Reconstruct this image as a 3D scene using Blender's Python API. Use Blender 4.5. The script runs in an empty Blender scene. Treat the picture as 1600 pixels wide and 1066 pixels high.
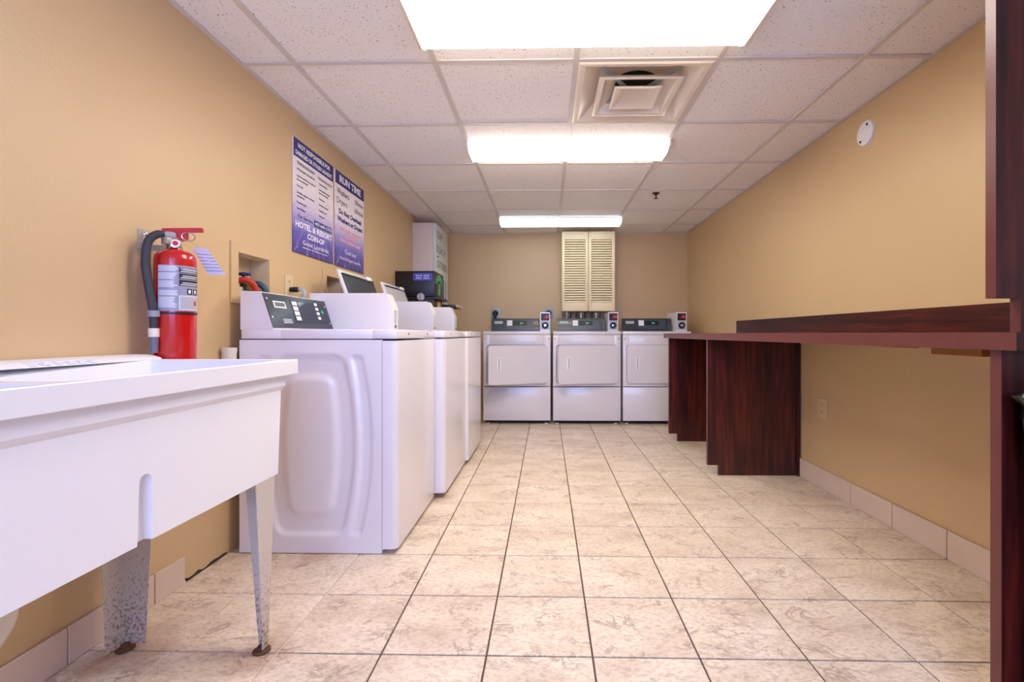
import bpy, bmesh, math, random
from mathutils import Vector, Matrix
random.seed(7)
PI = math.pi
SC = bpy.context.scene
COL = SC.collection

# ------------------------------------------------------------------ camera
YAW, HC = 0.01994635, 0.9171
cam_d = bpy.data.cameras.new('camera')
cam_d.sensor_fit = 'HORIZONTAL'; cam_d.sensor_width = 36.0
cam_d.lens = 36.0 * 733.17 / 1600.0
cam_d.shift_x = (800 - 839.81) / 1600.0
cam_d.shift_y = (521.75 - 533) / 1600.0
cam_d.clip_start = 0.02
cam = bpy.data.objects.new('camera', cam_d); COL.objects.link(cam)
cam.location = (0, 0, HC); cam.rotation_euler = (PI / 2, 0, YAW)
SC.camera = cam

# ------------------------------------------------------------------ light
def srgb(r, g, b):
    f = lambda c: c / 12.92 if c <= 0.04045 else ((c + 0.055) / 1.055) ** 2.4
    return tuple(f(v / 255.0) for v in (r, g, b)) + (1.0,)

world = bpy.data.worlds.new('world'); SC.world = world; world.use_nodes = True
bg = world.node_tree.nodes['Background']
bg.inputs[0].default_value = (0.55, 0.66, 1.0, 1); bg.inputs[1].default_value = 0.6
SC.view_settings.view_transform = 'Standard'; SC.view_settings.look = 'None'
SC.view_settings.gamma = 1.0; SC.view_settings.use_curve_mapping = False
SC.view_settings.exposure = 0.45
SC.cycles.diffuse_bounces = 8
LAMP_NEAR, LAMP_MID, LAMP_COOL = 11.0, 18.0, 3.6            # emission of the ceiling lamp lenses
def area(name, loc, rot, sx, sy, power, color):
    d = bpy.data.lights.new(name, 'AREA'); d.shape = 'RECTANGLE'; d.size = sx; d.size_y = sy
    d.energy = power; d.color = color
    o = bpy.data.objects.new(name, d); COL.objects.link(o); o.location = loc; o.rotation_euler = rot
    return o
area('daylight', (0.1, -1.62, 1.45), (PI / 2, 0, 0), 2.0, 1.1, 56, (0.33, 0.46, 1.0))   # daylight coming in through the open doorway behind the camera

# ------------------------------------------------------------------ helpers
class MB:
    def __init__(s): s.bm = bmesh.new()
    def box(s, x0, x1, y0, y1, z0, z1, bev=0, seg=2):
        r = bmesh.ops.create_cube(s.bm, size=1.0)
        for v in r['verts']:
            v.co = Vector(((x0 + x1) / 2 + v.co.x * (x1 - x0), (y0 + y1) / 2 + v.co.y * (y1 - y0), (z0 + z1) / 2 + v.co.z * (z1 - z0)))
        if bev:
            es = list({e for v in r['verts'] for e in v.link_edges})
            bmesh.ops.bevel(s.bm, geom=es, offset=bev, segments=seg, affect='EDGES', profile=0.5)
        return s
    def prism(s, pts, axis, a, b):
        # pts: 2-D outline; axis 'x': (y,z), 'y': (x,z), 'z': (x,y)
        def mk(p, t):
            return (t, p[0], p[1]) if axis == 'x' else (p[0], t, p[1]) if axis == 'y' else (p[0], p[1], t)
        A = [s.bm.verts.new(mk(p, a)) for p in pts]; B = [s.bm.verts.new(mk(p, b)) for p in pts]
        n = len(pts); fs = [s.bm.faces.new(A), s.bm.faces.new(B[::-1])]
        for i in range(n): fs.append(s.bm.faces.new((A[i], B[i], B[(i + 1) % n], A[(i + 1) % n])))
        bmesh.ops.recalc_face_normals(s.bm, faces=fs)
        return s
    def rings(s, loops, cap0=True, cap1=True):
        L = [[s.bm.verts.new(p) for p in lp] for lp in loops]; n = len(L[0]); fs = []
        for a, b in zip(L[:-1], L[1:]):
            for i in range(n): fs.append(s.bm.faces.new((a[i], a[(i + 1) % n], b[(i + 1) % n], b[i])))
        if cap0: fs.append(s.bm.faces.new(L[0][::-1]))
        if cap1: fs.append(s.bm.faces.new(L[-1]))
        bmesh.ops.recalc_face_normals(s.bm, faces=fs)
        return s
    def lathe(s, c, axis, prof, n=20):
        # prof: (radius, t) along the axis from point c
        ax = Vector(axis).normalized(); u = ax.orthogonal().normalized(); w = ax.cross(u); c = Vector(c)
        s.rings([[c + ax * t + (u * math.cos(2 * PI * i / n) + w * math.sin(2 * PI * i / n)) * max(r, 1e-5) for i in range(n)] for r, t in prof])
        return s
    def tube(s, pts, r, n=10, smooth=4):
        P = [Vector(p) for p in pts]
        if smooth and len(P) > 2:
            Q = []
            for i in range(len(P) - 1):
                p0 = P[max(i - 1, 0)]; p1 = P[i]; p2 = P[i + 1]; p3 = P[min(i + 2, len(P) - 1)]
                for k in range(smooth):
                    t = k / smooth
                    Q.append(0.5 * ((2 * p1) + (-p0 + p2) * t + (2 * p0 - 5 * p1 + 4 * p2 - p3) * t * t + (-p0 + 3 * p1 - 3 * p2 + p3) * t ** 3))
            P = Q + [P[-1]]
        loops = []; u = None
        for i, p in enumerate(P):
            d = (P[min(i + 1, len(P) - 1)] - P[max(i - 1, 0)]).normalized()
            u = d.orthogonal().normalized() if u is None else (u - d * u.dot(d)).normalized()
            w = d.cross(u); rr = r(i / (len(P) - 1)) if callable(r) else r
            loops.append([p + (u * math.cos(2 * PI * k / n) + w * math.sin(2 * PI * k / n)) * rr for k in range(n)])
        return s.rings(loops)
    def quad(s, *p):
        s.bm.faces.new([s.bm.verts.new(q) for q in p]); return s

def thing(name, label, cat, loc, group=None, kind=None):
    o = bpy.data.objects.new(name, None); COL.objects.link(o); o.location = loc; o.empty_display_size = 0.05
    o['label'] = label; o['category'] = cat
    if group: o['group'] = group
    if kind: o['kind'] = kind
    return o
def origin(o):
    v = Vector((0, 0, 0))
    while o is not None: v = v + Vector(o.location); o = o.parent
    return v
def part(name, mb, m, parent=None, label=None, cat=None, kind=None, group=None, xf=None, sharp=35):
    bm = mb.bm
    if xf is not None: bm.transform(xf)
    if parent is not None: off = origin(parent)
    else:
        xs = [v.co for v in bm.verts]
        lo = [min(c[i] for c in xs) for i in range(3)]; hi = [max(c[i] for c in xs) for i in range(3)]
        off = Vector(((lo[0] + hi[0]) / 2, (lo[1] + hi[1]) / 2, lo[2]))
    bm.transform(Matrix.Translation(-off))
    me = bpy.data.meshes.new(name); bm.to_mesh(me); bm.free()
    me.shade_smooth(); me.set_sharp_from_angle(angle=math.radians(sharp))
    me.materials.append(m)
    o = bpy.data.objects.new(name, me); COL.objects.link(o)
    if parent is not None: o.parent = parent
    else: o.location = off
    if label: o['label'] = label
    if cat: o['category'] = cat
    if kind: o['kind'] = kind
    if group: o['group'] = group
    return o
def text(s, m, parent, p, u, v, h, w=None, align='L', bold=0.0, warp=None, name='lettering', lift=0.0006):
    """one line of flat lettering: p = baseline start (or centre), u = reading direction, v = up"""
    c = bpy.data.curves.new('t', 'FONT'); c.body = s; c.size = 1.0; c.resolution_u = 2; c.offset = bold
    c.extrude = 0.0
    t = bpy.data.objects.new('t', c); COL.objects.link(t)
    me = bpy.data.meshes.new_from_object(t)
    bpy.data.objects.remove(t); bpy.data.curves.remove(c)
    xs = [q.co.x for q in me.vertices]; x0, x1 = min(xs), max(xs)
    sy = h / 0.70; sx = (w / (x1 - x0)) if w else sy
    u, v, p = Vector(u), Vector(v), Vector(p); nn = u.cross(v).normalized()
    a = {'L': 0.0, 'C': 0.5, 'R': 1.0}[align]; ww = (x1 - x0) * sx
    off = origin(parent)
    for q in me.vertices:
        X = (q.co.x - x0) * sx - a * ww; Y = q.co.y * sy
        q.co = (warp(X, Y) if warp else p + u * X + v * Y + nn * lift) - off
    me.materials.append(m); me.name = name
    o = bpy.data.objects.new(name, me); COL.objects.link(o); o.parent = parent
    return o
def share(src, name, parent, loc):
    """another piece with the same mesh"""
    o = bpy.data.objects.new(name, src.data); COL.objects.link(o); o.parent = parent; o.location = loc
    return o

# ------------------------------------------------------------------ materials
def newmat(name):
    m = bpy.data.materials.new(name); m.use_nodes = True
    return m, m.node_tree.nodes, m.node_tree.links, m.node_tree.nodes['Principled BSDF']
def plain(name, col, rough=0.5, metal=0.0, emit=None, es=0.0, coat=0.0, bump=0.0, bscale=200, var=0.0, vscale=6):
    m, N, L, b = newmat(name)
    b.inputs['Base Color'].default_value = col; b.inputs['Roughness'].default_value = rough; b.inputs['Metallic'].default_value = metal
    if coat: b.inputs['Coat Weight'].default_value = coat; b.inputs['Coat Roughness'].default_value = 0.08
    if emit: b.inputs['Emission Color'].default_value = emit; b.inputs['Emission Strength'].default_value = es
    tc = N.new('ShaderNodeTexCoord')
    if bump:
        n = N.new('ShaderNodeTexNoise'); n.inputs['Scale'].default_value = bscale; n.inputs['Detail'].default_value = 3
        L.new(tc.outputs['Object'], n.inputs['Vector'])
        bp = N.new('ShaderNodeBump'); bp.inputs['Strength'].default_value = bump; bp.inputs['Distance'].default_value = 0.003
        L.new(n.outputs['Fac'], bp.inputs['Height']); L.new(bp.outputs['Normal'], b.inputs['Normal'])
    if var:
        n = N.new('ShaderNodeTexNoise'); n.inputs['Scale'].default_value = vscale; n.inputs['Detail'].default_value = 5
        L.new(tc.outputs['Object'], n.inputs['Vector'])
        mx = N.new('ShaderNodeMix'); mx.data_type = 'RGBA'
        mx.inputs['A'].default_value = tuple(c * (1 - var) for c in col[:3]) + (1,)
        mx.inputs['B'].default_value = tuple(min(1, c * (1 + var)) for c in col[:3]) + (1,)
        L.new(n.outputs['Fac'], mx.inputs['Factor']); L.new(mx.outputs['Result'], b.inputs['Base Color'])
    return m
def ramp(N, stops, interp='LINEAR'):
    r = N.new('ShaderNodeValToRGB'); r.color_ramp.interpolation = interp
    e = r.color_ramp.elements
    while len(e) < len(stops): e.new(0.5)
    for k, (p, c) in zip(e, stops): k.position = p; k.color = c
    return r

WALL = plain('wall_paint', srgb(206, 177, 133), 0.42, bump=0.32, bscale=150, var=0.035, vscale=2.2)
WHITE_MET = plain('white_enamel', srgb(228, 224, 228), 0.26, coat=0.35)
WHITE_PLA = plain('white_plastic', srgb(236, 236, 240), 0.38, bump=0.03, bscale=40)
CREAM_PLA = plain('cream_plastic', srgb(214, 194, 154), 0.45)
DARK_PAN = plain('charcoal_panel', srgb(40, 47, 54), 0.3, coat=0.15)
BLACK = plain('black_plastic', srgb(16, 15, 16), 0.4)
BLACK_MET = plain('black_painted_metal', srgb(20, 18, 17), 0.35, var=0.2)
GAP = plain('dark_gap', srgb(20, 18, 18), 0.8)
STEEL = plain('galvanised_steel', srgb(178, 172, 162), 0.42, metal=0.75, var=0.25, vscale=40)
CHROME = plain('chrome', srgb(205, 205, 210), 0.18, metal=1.0)
RED = plain('red_enamel', srgb(190, 8, 10), 0.25, coat=0.5)
RED_LEV = plain('red_lever', srgb(196, 24, 18), 0.35)
RUBBER = plain('black_rubber', srgb(52, 52, 58), 0.55)
GREY_PLA = plain('grey_plastic', srgb(150, 152, 158), 0.5)
LIGHT_GREY = plain('light_grey_plate', srgb(168, 178, 186), 0.45)
INK = plain('dark_ink', srgb(38, 34, 44), 0.6)
INK_BLUE = plain('blue_ink', srgb(44, 40, 110), 0.6)
INK_WHITE = plain('white_ink', srgb(240, 238, 246), 0.6)
INK_RED = plain('faded_red_ink', srgb(216, 160, 172), 0.6)
BLUE = plain('blue_sticker', srgb(40, 50, 150), 0.5)
GREEN = plain('green_sticker', srgb(48, 170, 112), 0.5)
YELLOW = plain('yellow_sticker', srgb(216, 196, 60), 0.5)
PAPER = plain('paper_label', srgb(232, 232, 232), 0.6)
BRASS = plain('brass', srgb(206, 176, 60), 0.35, metal=0.6)
BLUE_VALVE = plain('blue_handle', srgb(20, 40, 110), 0.45)
RED_HOSE = plain('red_hose', srgb(190, 44, 34), 0.5)
TEAL_HOSE = plain('teal_hose', srgb(40, 84, 96), 0.5)
LOUVRE = plain('cream_paint', srgb(238, 220, 178), 0.45)
SCREW = plain('screw_metal', srgb(120, 118, 116), 0.4, metal=0.6)
GREEN_LED = plain('green_digits', srgb(40, 160, 120), 0.5, emit=(0.1, 0.9, 0.55, 1), es=0.05)
RED_LED = plain('red_digits', srgb(120, 10, 16), 0.4, emit=(1, 0.03, 0.06, 1), es=0.25)
GRILLE_W = plain('diffuser_white', srgb(232, 222, 208), 0.4)
BAG = plain('black_bag', srgb(7, 7, 9), 0.25)
RUST = plain('rusty_foot', srgb(96, 62, 36), 0.8, var=0.5, vscale=90)
WOOD_CLEAT = plain('wood_cleat', srgb(150, 96, 44), 0.6, var=0.2, vscale=20)
BRONZE = plain('dark_bronze', srgb(70, 40, 30), 0.4, metal=0.5)
FOIL = plain('foil_duct', srgb(190, 186, 184), 0.3, metal=0.9, bump=0.6, bscale=60)
NICHE = plain('niche_plaster', srgb(206, 186, 150), 0.6, var=0.12, vscale=30)
PVC = plain('white_pvc', srgb(226, 220, 206), 0.4)
TILE_EDGE = plain('base_tile', srgb(216, 196, 180), 0.45, bump=0.1, bscale=60, var=0.06, vscale=10)
GRIME = plain('black_mould', srgb(58, 44, 34), 0.9, var=0.8, vscale=60)

def lens_mat(name, col, st):
    m, N, L, b = newmat(name)
    b.inputs['Base Color'].default_value = (0.9, 0.9, 0.88, 1); b.inputs['Roughness'].default_value = 0.35
    b.inputs['Emission Color'].default_value = col
    g = N.new('ShaderNodeNewGeometry'); sp = N.new('ShaderNodeSeparateXYZ'); L.new(g.outputs['True Normal'], sp.inputs[0])   # a wrap lens throws most light straight down
    ab = N.new('ShaderNodeMath'); ab.operation = 'ABSOLUTE'; L.new(sp.outputs['Z'], ab.inputs[0])
    mr = N.new('ShaderNodeMapRange'); mr.inputs['To Min'].default_value = st * .10; mr.inputs['To Max'].default_value = st; L.new(ab.outputs[0], mr.inputs['Value'])
    L.new(mr.outputs[0], b.inputs['Emission Strength'])
    return m
LENS_NEAR = lens_mat('lens_near', (1.0, 0.92, 0.83, 1), LAMP_NEAR)
LENS_MID = lens_mat('lens_middle', (1.0, 0.91, 0.81, 1), LAMP_MID)
LENS_COOL = lens_mat('lens_cool', (0.74, 0.90, 1.0, 1), LAMP_COOL)

def make_tile_mat():
    m, N, L, b = newmat('slate_look_tile')
    tc = N.new('ShaderNodeTexCoord'); oi = N.new('ShaderNodeObjectInfo')
    sc_ = N.new('ShaderNodeVectorMath'); sc_.operation = 'SCALE'; sc_.inputs['Scale'].default_value = 37.0
    cb = N.new('ShaderNodeCombineXYZ')
    for k in range(3): L.new(oi.outputs['Random'], cb.inputs[k])
    L.new(cb.outputs[0], sc_.inputs[0])
    ad = N.new('ShaderNodeVectorMath'); ad.operation = 'ADD'
    L.new(tc.outputs['Object'], ad.inputs[0]); L.new(sc_.outputs[0], ad.inputs[1])
    mp = N.new('ShaderNodeMapping'); mp.inputs['Rotation'].default_value = (0, 0, 0.6); mp.inputs['Scale'].default_value = (1.0, 1.7, 1.0)
    L.new(ad.outputs[0], mp.inputs['Vector'])
    def noise(scale, det, dist, rough=0.55):
        n = N.new('ShaderNodeTexNoise'); n.inputs['Scale'].default_value = scale; n.inputs['Detail'].default_value = det
        n.inputs['Distortion'].default_value = dist; n.inputs['Roughness'].default_value = rough
        L.new(mp.outputs[0], n.inputs['Vector']); return n
    n1 = noise(4.2, 6, 0.7, .62); n2 = noise(12, 5, 1.0, .6); n3 = noise(3.2, 3, 0.3); n4 = noise(60, 4, 0.5)
    W = (1, 1, 1, 1); K = (0, 0, 0, 1)
    # thin contour lines where the noise crosses a level: the slate ledges
    r1 = ramp(N, [(0.46, K), (0.492, W), (0.508, K)]); L.new(n1.outputs['Fac'], r1.inputs[0])
    r2 = ramp(N, [(0.40, K), (0.445, W), (0.465, K)]); L.new(n2.outputs['Fac'], r2.inputs[0])
    g = ramp(N, [(0.42, K), (0.62, W)]); L.new(n3.outputs['Fac'], g.inputs[0])
    mu = N.new('ShaderNodeMath'); mu.operation = 'MULTIPLY'; L.new(r2.outputs[0], mu.inputs[0]); L.new(g.outputs[0], mu.inputs[1])
    mxm = N.new('ShaderNodeMath'); mxm.operation = 'MAXIMUM'; L.new(r1.outputs[0], mxm.inputs[0]); L.new(mu.outputs[0], mxm.inputs[1])
    g2 = ramp(N, [(0.44, K), (0.60, W)]); n5 = noise(7, 2, 0.2); L.new(n5.outputs['Fac'], g2.inputs[0])
    msk = N.new('ShaderNodeMath'); msk.operation = 'MULTIPLY'; L.new(mxm.outputs[0], msk.inputs[0]); L.new(g2.outputs[0], msk.inputs[1])
    base = ramp(N, [(0.3, srgb(210, 191, 168)), (0.5, srgb(230, 213, 190)), (0.7, srgb(240, 226, 204))]); L.new(n3.outputs['Fac'], base.inputs[0])
    fine = ramp(N, [(0.35, srgb(196, 176, 160)), (0.55, srgb(255, 255, 255))]); L.new(n4.outputs['Fac'], fine.inputs[0])
    m1 = N.new('ShaderNodeMix'); m1.data_type = 'RGBA'; m1.blend_type = 'MULTIPLY'; m1.inputs['Factor'].default_value = 0.45
    L.new(base.outputs[0], m1.inputs['A']); L.new(fine.outputs[0], m1.inputs['B'])
    m2 = N.new('ShaderNodeMix'); m2.data_type = 'RGBA'; m2.inputs['B'].default_value = srgb(150, 122, 104)
    k = N.new('ShaderNodeMath'); k.operation = 'MULTIPLY'; k.inputs[1].default_value = 0.70; L.new(msk.outputs[0], k.inputs[0])
    L.new(k.outputs[0], m2.inputs['Factor']); L.new(m1.outputs['Result'], m2.inputs['A'])
    # rust around the sink feet and a dingy strip along the left wall
    gp = N.new('ShaderNodeNewGeometry'); prev = m2.outputs['Result']
    ns = N.new('ShaderNodeTexNoise'); ns.inputs['Scale'].default_value = 14; ns.inputs['Detail'].default_value = 5; L.new(gp.outputs['Position'], ns.inputs['Vector'])
    for (px, py, rad, amt, colr) in ((-1.19, 1.335, .16, .75, srgb(150, 96, 44)), (-.82, 1.335, .12, .7, srgb(160, 104, 50)), (-1.25, 1.92, .18, .5, srgb(150, 104, 60)), (-.95, 1.93, .13, .5, srgb(168, 116, 66)), (-.60, 2.3, .09, .3, srgb(168, 116, 66)), (-.57, 2.62, .10, .5, srgb(150, 100, 56))):
        ds = N.new('ShaderNodeVectorMath'); ds.operation = 'DISTANCE'; ds.inputs[1].default_value = (px, py, 0); L.new(gp.outputs['Position'], ds.inputs[0])
        ma = N.new('ShaderNodeMath'); ma.operation = 'MULTIPLY_ADD'; ma.inputs[1].default_value = rad * 1.4; L.new(ns.outputs['Fac'], ma.inputs[0]); L.new(ds.outputs['Value'], ma.inputs[2])
        mr = N.new('ShaderNodeMapRange'); mr.inputs['From Min'].default_value = rad * .55; mr.inputs['From Max'].default_value = rad * 1.6; mr.inputs['To Min'].default_value = amt; mr.inputs['To Max'].default_value = 0
        L.new(ma.outputs[0], mr.inputs['Value'])
        mm = N.new('ShaderNodeMix'); mm.data_type = 'RGBA'; mm.blend_type = 'MULTIPLY'; mm.inputs['B'].default_value = colr; L.new(mr.outputs[0], mm.inputs['Factor']); L.new(prev, mm.inputs['A']); prev = mm.outputs['Result']
    L.new(prev, b.inputs['Base Color'])
    b.inputs['Roughness'].default_value = 0.36
    h = N.new('ShaderNodeMath'); h.operation = 'SUBTRACT'; L.new(n1.outputs['Fac'], h.inputs[0])
    k2 = N.new('ShaderNodeMath'); k2.operation = 'MULTIPLY'; k2.inputs[1].default_value = 0.5; L.new(mxm.outputs[0], k2.inputs[0]); L.new(k2.outputs[0], h.inputs[1])
    bp = N.new('ShaderNodeBump'); bp.inputs['Strength'].default_value = 0.5; bp.inputs['Distance'].default_value = 0.004
    L.new(h.outputs[0], bp.inputs['Height']); L.new(bp.outputs['Normal'], b.inputs['Normal'])
    return m
TILE = make_tile_mat()

def make_grout():
    # dark brown joints, replaced by pale ones along the left wall
    m, N, L, b = newmat('grout')
    g = N.new('ShaderNodeNewGeometry'); sp = N.new('ShaderNodeSeparateXYZ'); L.new(g.outputs['Position'], sp.inputs[0])
    r = ramp(N, [(0.0, srgb(214, 196, 176)), (1.0, srgb(92, 74, 64))], 'CONSTANT')
    mr = N.new('ShaderNodeMapRange'); mr.inputs['From Min'].default_value = -1.4; mr.inputs['From Max'].default_value = 0.0
    L.new(sp.outputs['X'], mr.inputs['Value']); L.new(mr.outputs[0], r.inputs[0])
    r.color_ramp.elements[1].position = (1.4 - 0.72) / 1.4
    L.new(r.outputs[0], b.inputs['Base Color']); b.inputs['Roughness'].default_value = 0.9
    return m
GROUT = make_grout()

def make_ceiling_tile():
    m, N, L, b = newmat('fissured_ceiling_tile')
    tc = N.new('ShaderNodeTexCoord'); g = N.new('ShaderNodeNewGeometry')
    n = N.new('ShaderNodeTexNoise'); n.inputs['Scale'].default_value = 115; n.inputs['Detail'].default_value = 2.5; n.inputs['Distortion'].default_value = 0.4
    L.new(g.outputs['Position'], n.inputs['Vector'])
    r = ramp(N, [(0.30, srgb(128, 112, 108)), (0.365, srgb(244, 241, 243))]); L.new(n.outputs['Fac'], r.inputs[0])
    L.new(r.outputs[0], b.inputs['Base Color']); b.inputs['Roughness'].default_value = 0.85
    bp = N.new('ShaderNodeBump'); bp.inputs['Strength'].default_value = 0.25; bp.inputs['Distance'].default_value = 0.003
    L.new(n.outputs['Fac'], bp.inputs['Height']); L.new(bp.outputs['Normal'], b.inputs['Normal'])
    return m
CTILE = make_ceiling_tile()
TBAR = plain('grid_bar_white', srgb(214, 206, 204), 0.45)

def make_wood(name, axis):
    m, N, L, b = newmat(name)
    tc = N.new('ShaderNodeTexCoord'); mp = N.new('ShaderNodeMapping')
    s = [9, 9, 9]; s['xyz'.index(axis)] = 0.55
    mp.inputs['Scale'].default_value = s; L.new(tc.outputs['Object'], mp.inputs['Vector'])
    n1 = N.new('ShaderNodeTexNoise'); n1.inputs['Scale'].default_value = 1.6; n1.inputs['Detail'].default_value = 4; n1.inputs['Distortion'].default_value = 0.8
    n2 = N.new('ShaderNodeTexNoise'); n2.inputs['Scale'].default_value = 7; n2.inputs['Detail'].default_value = 6; n2.inputs['Distortion'].default_value = 0.4
    L.new(mp.outputs[0], n1.inputs['Vector']); L.new(mp.outputs[0], n2.inputs['Vector'])
    mx = N.new('ShaderNodeMath'); mx.operation = 'MULTIPLY_ADD'; mx.inputs[1].default_value = 0.45
    L.new(n2.outputs['Fac'], mx.inputs[0])
    k = N.new('ShaderNodeMath'); k.operation = 'MULTIPLY'; k.inputs[1].default_value = 0.55; L.new(n1.outputs['Fac'], k.inputs[0]); L.new(k.outputs[0], mx.inputs[2])
    r = ramp(N, [(0.36, srgb(30, 9, 9)), (0.5, srgb(62, 18, 15)), (0.66, srgb(104, 34, 22))]); L.new(mx.outputs[0], r.inputs[0])
    L.new(r.outputs[0], b.inputs['Base Color']); b.inputs['Roughness'].default_value = 0.32
    b.inputs['Coat Weight'].default_value = 0.1
    return m
WOOD_Z = make_wood('mahogany_laminate_upright', 'z'); WOOD_Y = make_wood('mahogany_laminate_long', 'y')
WOOD_EDGE_LIT = plain('mahogany_edge_lit', srgb(98, 45, 39), 0.35, var=0.12, vscale=30)  # edges face the lit room: that light is in the colour, paler than the faces

def make_sign(name, h):
    # printed poster: white at the top fading into violet blue with pale wisps (object z runs up from the lower edge)
    m, N, L, b = newmat(name)
    tc = N.new('ShaderNodeTexCoord'); sp = N.new('ShaderNodeSeparateXYZ'); L.new(tc.outputs['Object'], sp.inputs[0])
    dv = N.new('ShaderNodeMath'); dv.operation = 'DIVIDE'; dv.inputs[1].default_value = h; L.new(sp.outputs['Z'], dv.inputs[0])
    r = ramp(N, [(0.0, srgb(70, 56, 130)), (0.18, srgb(92, 84, 172)), (0.30, srgb(150, 140, 205)), (0.45, srgb(214, 204, 224)), (0.62, srgb(236, 228, 232))])
    L.new(dv.outputs[0], r.inputs[0])
    w = N.new('ShaderNodeTexWave'); w.wave_type = 'RINGS'; w.inputs['Scale'].default_value = 4.0; w.inputs['Distortion'].default_value = 9.0; w.inputs['Detail'].default_value = 2.0
    w.inputs['Detail Scale'].default_value = 1.6; L.new(tc.outputs['Object'], w.inputs['Vector'])
    wr = ramp(N, [(0.93, (0, 0, 0, 1)), (1.0, (1, 1, 1, 1))]); L.new(w.outputs['Fac'], wr.inputs[0])
    lo = ramp(N, [(0.3, (0.75, 0.75, 0.75, 1)), (0.48, (0, 0, 0, 1))]); L.new(dv.outputs[0], lo.inputs[0])
    mu = N.new('ShaderNodeMath'); mu.operation = 'MULTIPLY'; L.new(wr.outputs[0], mu.inputs[0]); L.new(lo.outputs[0], mu.inputs[1])
    mx = N.new('ShaderNodeMix'); mx.data_type = 'RGBA'; mx.inputs['B'].default_value = srgb(150, 142, 205)
    L.new(mu.outputs[0], mx.inputs['Factor']); L.new(r.outputs[0], mx.inputs['A'])
    L.new(mx.outputs['Result'], b.inputs['Base Color']); b.inputs['Roughness'].default_value = 0.45
    return m
def make_leg():
    m, N, L, b = newmat('stained_leg_steel')
    tc = N.new('ShaderNodeTexCoord'); n = N.new('ShaderNodeTexNoise'); n.inputs['Scale'].default_value = 120; n.inputs['Detail'].default_value = 5
    L.new(tc.outputs['Object'], n.inputs['Vector'])
    g = N.new('ShaderNodeNewGeometry'); sp = N.new('ShaderNodeSeparateXYZ'); L.new(g.outputs['Position'], sp.inputs[0])
    mr = N.new('ShaderNodeMapRange'); mr.inputs['From Min'].default_value = 0.0; mr.inputs['From Max'].default_value = 0.42
    mr.inputs['To Min'].default_value = 0.16; mr.inputs['To Max'].default_value = -0.14; L.new(sp.outputs['Z'], mr.inputs['Value'])
    ad = N.new('ShaderNodeMath'); L.new(n.outputs['Fac'], ad.inputs[0]); L.new(mr.outputs[0], ad.inputs[1])
    r = ramp(N, [(0.56, srgb(206, 198, 190)), (0.72, srgb(164, 146, 128)), (0.86, srgb(96, 74, 56))]); L.new(ad.outputs[0], r.inputs[0])
    L.new(r.outputs[0], b.inputs['Base Color']); b.inputs['Roughness'].default_value = 0.45; b.inputs['Metallic'].default_value = 0.25
    return m
LEG = make_leg()

# ------------------------------------------------------------------ room shell
XL, XR, YN, YB, ZC = -1.335, 1.635, -1.32, 5.48, 2.088
S = 0.3024; FX0, FY0 = -0.474617, 1.334327
fl = part('floor', MB().box(XL - .12, XR + .12, YN - .3, YB + .12, -0.12, -0.004), GROUT, kind='structure')
fl_o = origin(fl)
GJ = 0.0028
def clip_rows(a0, step, lo, hi):
    k = math.floor((lo - a0) / step); out = []
    while a0 + k * step < hi:
        a, b_ = max(a0 + k * step, lo), min(a0 + (k + 1) * step, hi)
        if b_ - a > 0.02: out.append((a, b_))
        k += 1
    return out
def tile_mb(w, d):
    c = 0.0010; z0, z1 = -0.006, 0.0
    r = lambda e, z: [(-w / 2 + e, -d / 2 + e, z), (w / 2 - e, -d / 2 + e, z), (w / 2 - e, d / 2 - e, z), (-w / 2 + e, d / 2 - e, z)]
    return MB().rings([r(0, z0), r(0, z1 - c), r(c, z1)])
tiles = {}
for (a, b_) in clip_rows(FX0, S, XL, XR):
    for (c_, d_) in clip_rows(FY0, S, YN + 0.235, YB):
        w, d = round(b_ - a - 2 * GJ, 4), round(d_ - c_ - 2 * GJ, 4)
        loc = Vector(((a + b_) / 2, (c_ + d_) / 2, 0)) - fl_o
        if (w, d) in tiles: share(tiles[(w, d)], 'tile', fl, loc)
        else:
            mb = tile_mb(w, d); mb.bm.transform(Matrix.Translation(fl_o))
            t = part('tile', mb, TILE, fl); t.location = loc; tiles[(w, d)] = t

# left wall with two niches for the washer valves
N1 = (1.998, 2.222, 1.075, 1.268); N2 = (2.808, 3.030, 1.075, 1.268); TH = 0.13
mb = MB()
for y0, y1, z0, z1 in [(YN, YB, -0.004, N1[2]), (YN, YB, N1[3], 2.3), (YN, N1[0], N1[2], N1[3]), (N1[1], N2[0], N1[2], N1[3]), (N2[1], YB, N1[2], N1[3])]:
    mb.box(XL - TH, XL, y0, y1, z0, z1)
part('wall_left', mb, WALL, kind='structure')
part('wall_right', MB().box(XR, XR + TH, YN, YB, -0.004, 2.3), WALL, kind='structure')
part('wall_back', MB().box(XL - TH, XR + TH, YB, YB + TH, -0.004, 2.3), WALL, kind='structure')
mb = MB().box(XL - TH, -1.0, YN - TH, YN, -0.004, 2.3).box(1.2, XR + TH, YN - TH, YN, -0.004, 2.3).box(-1.0, 1.2, YN - TH, YN, 2.03, 2.3)
part('wall_front', mb, WALL, kind='structure')

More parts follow.
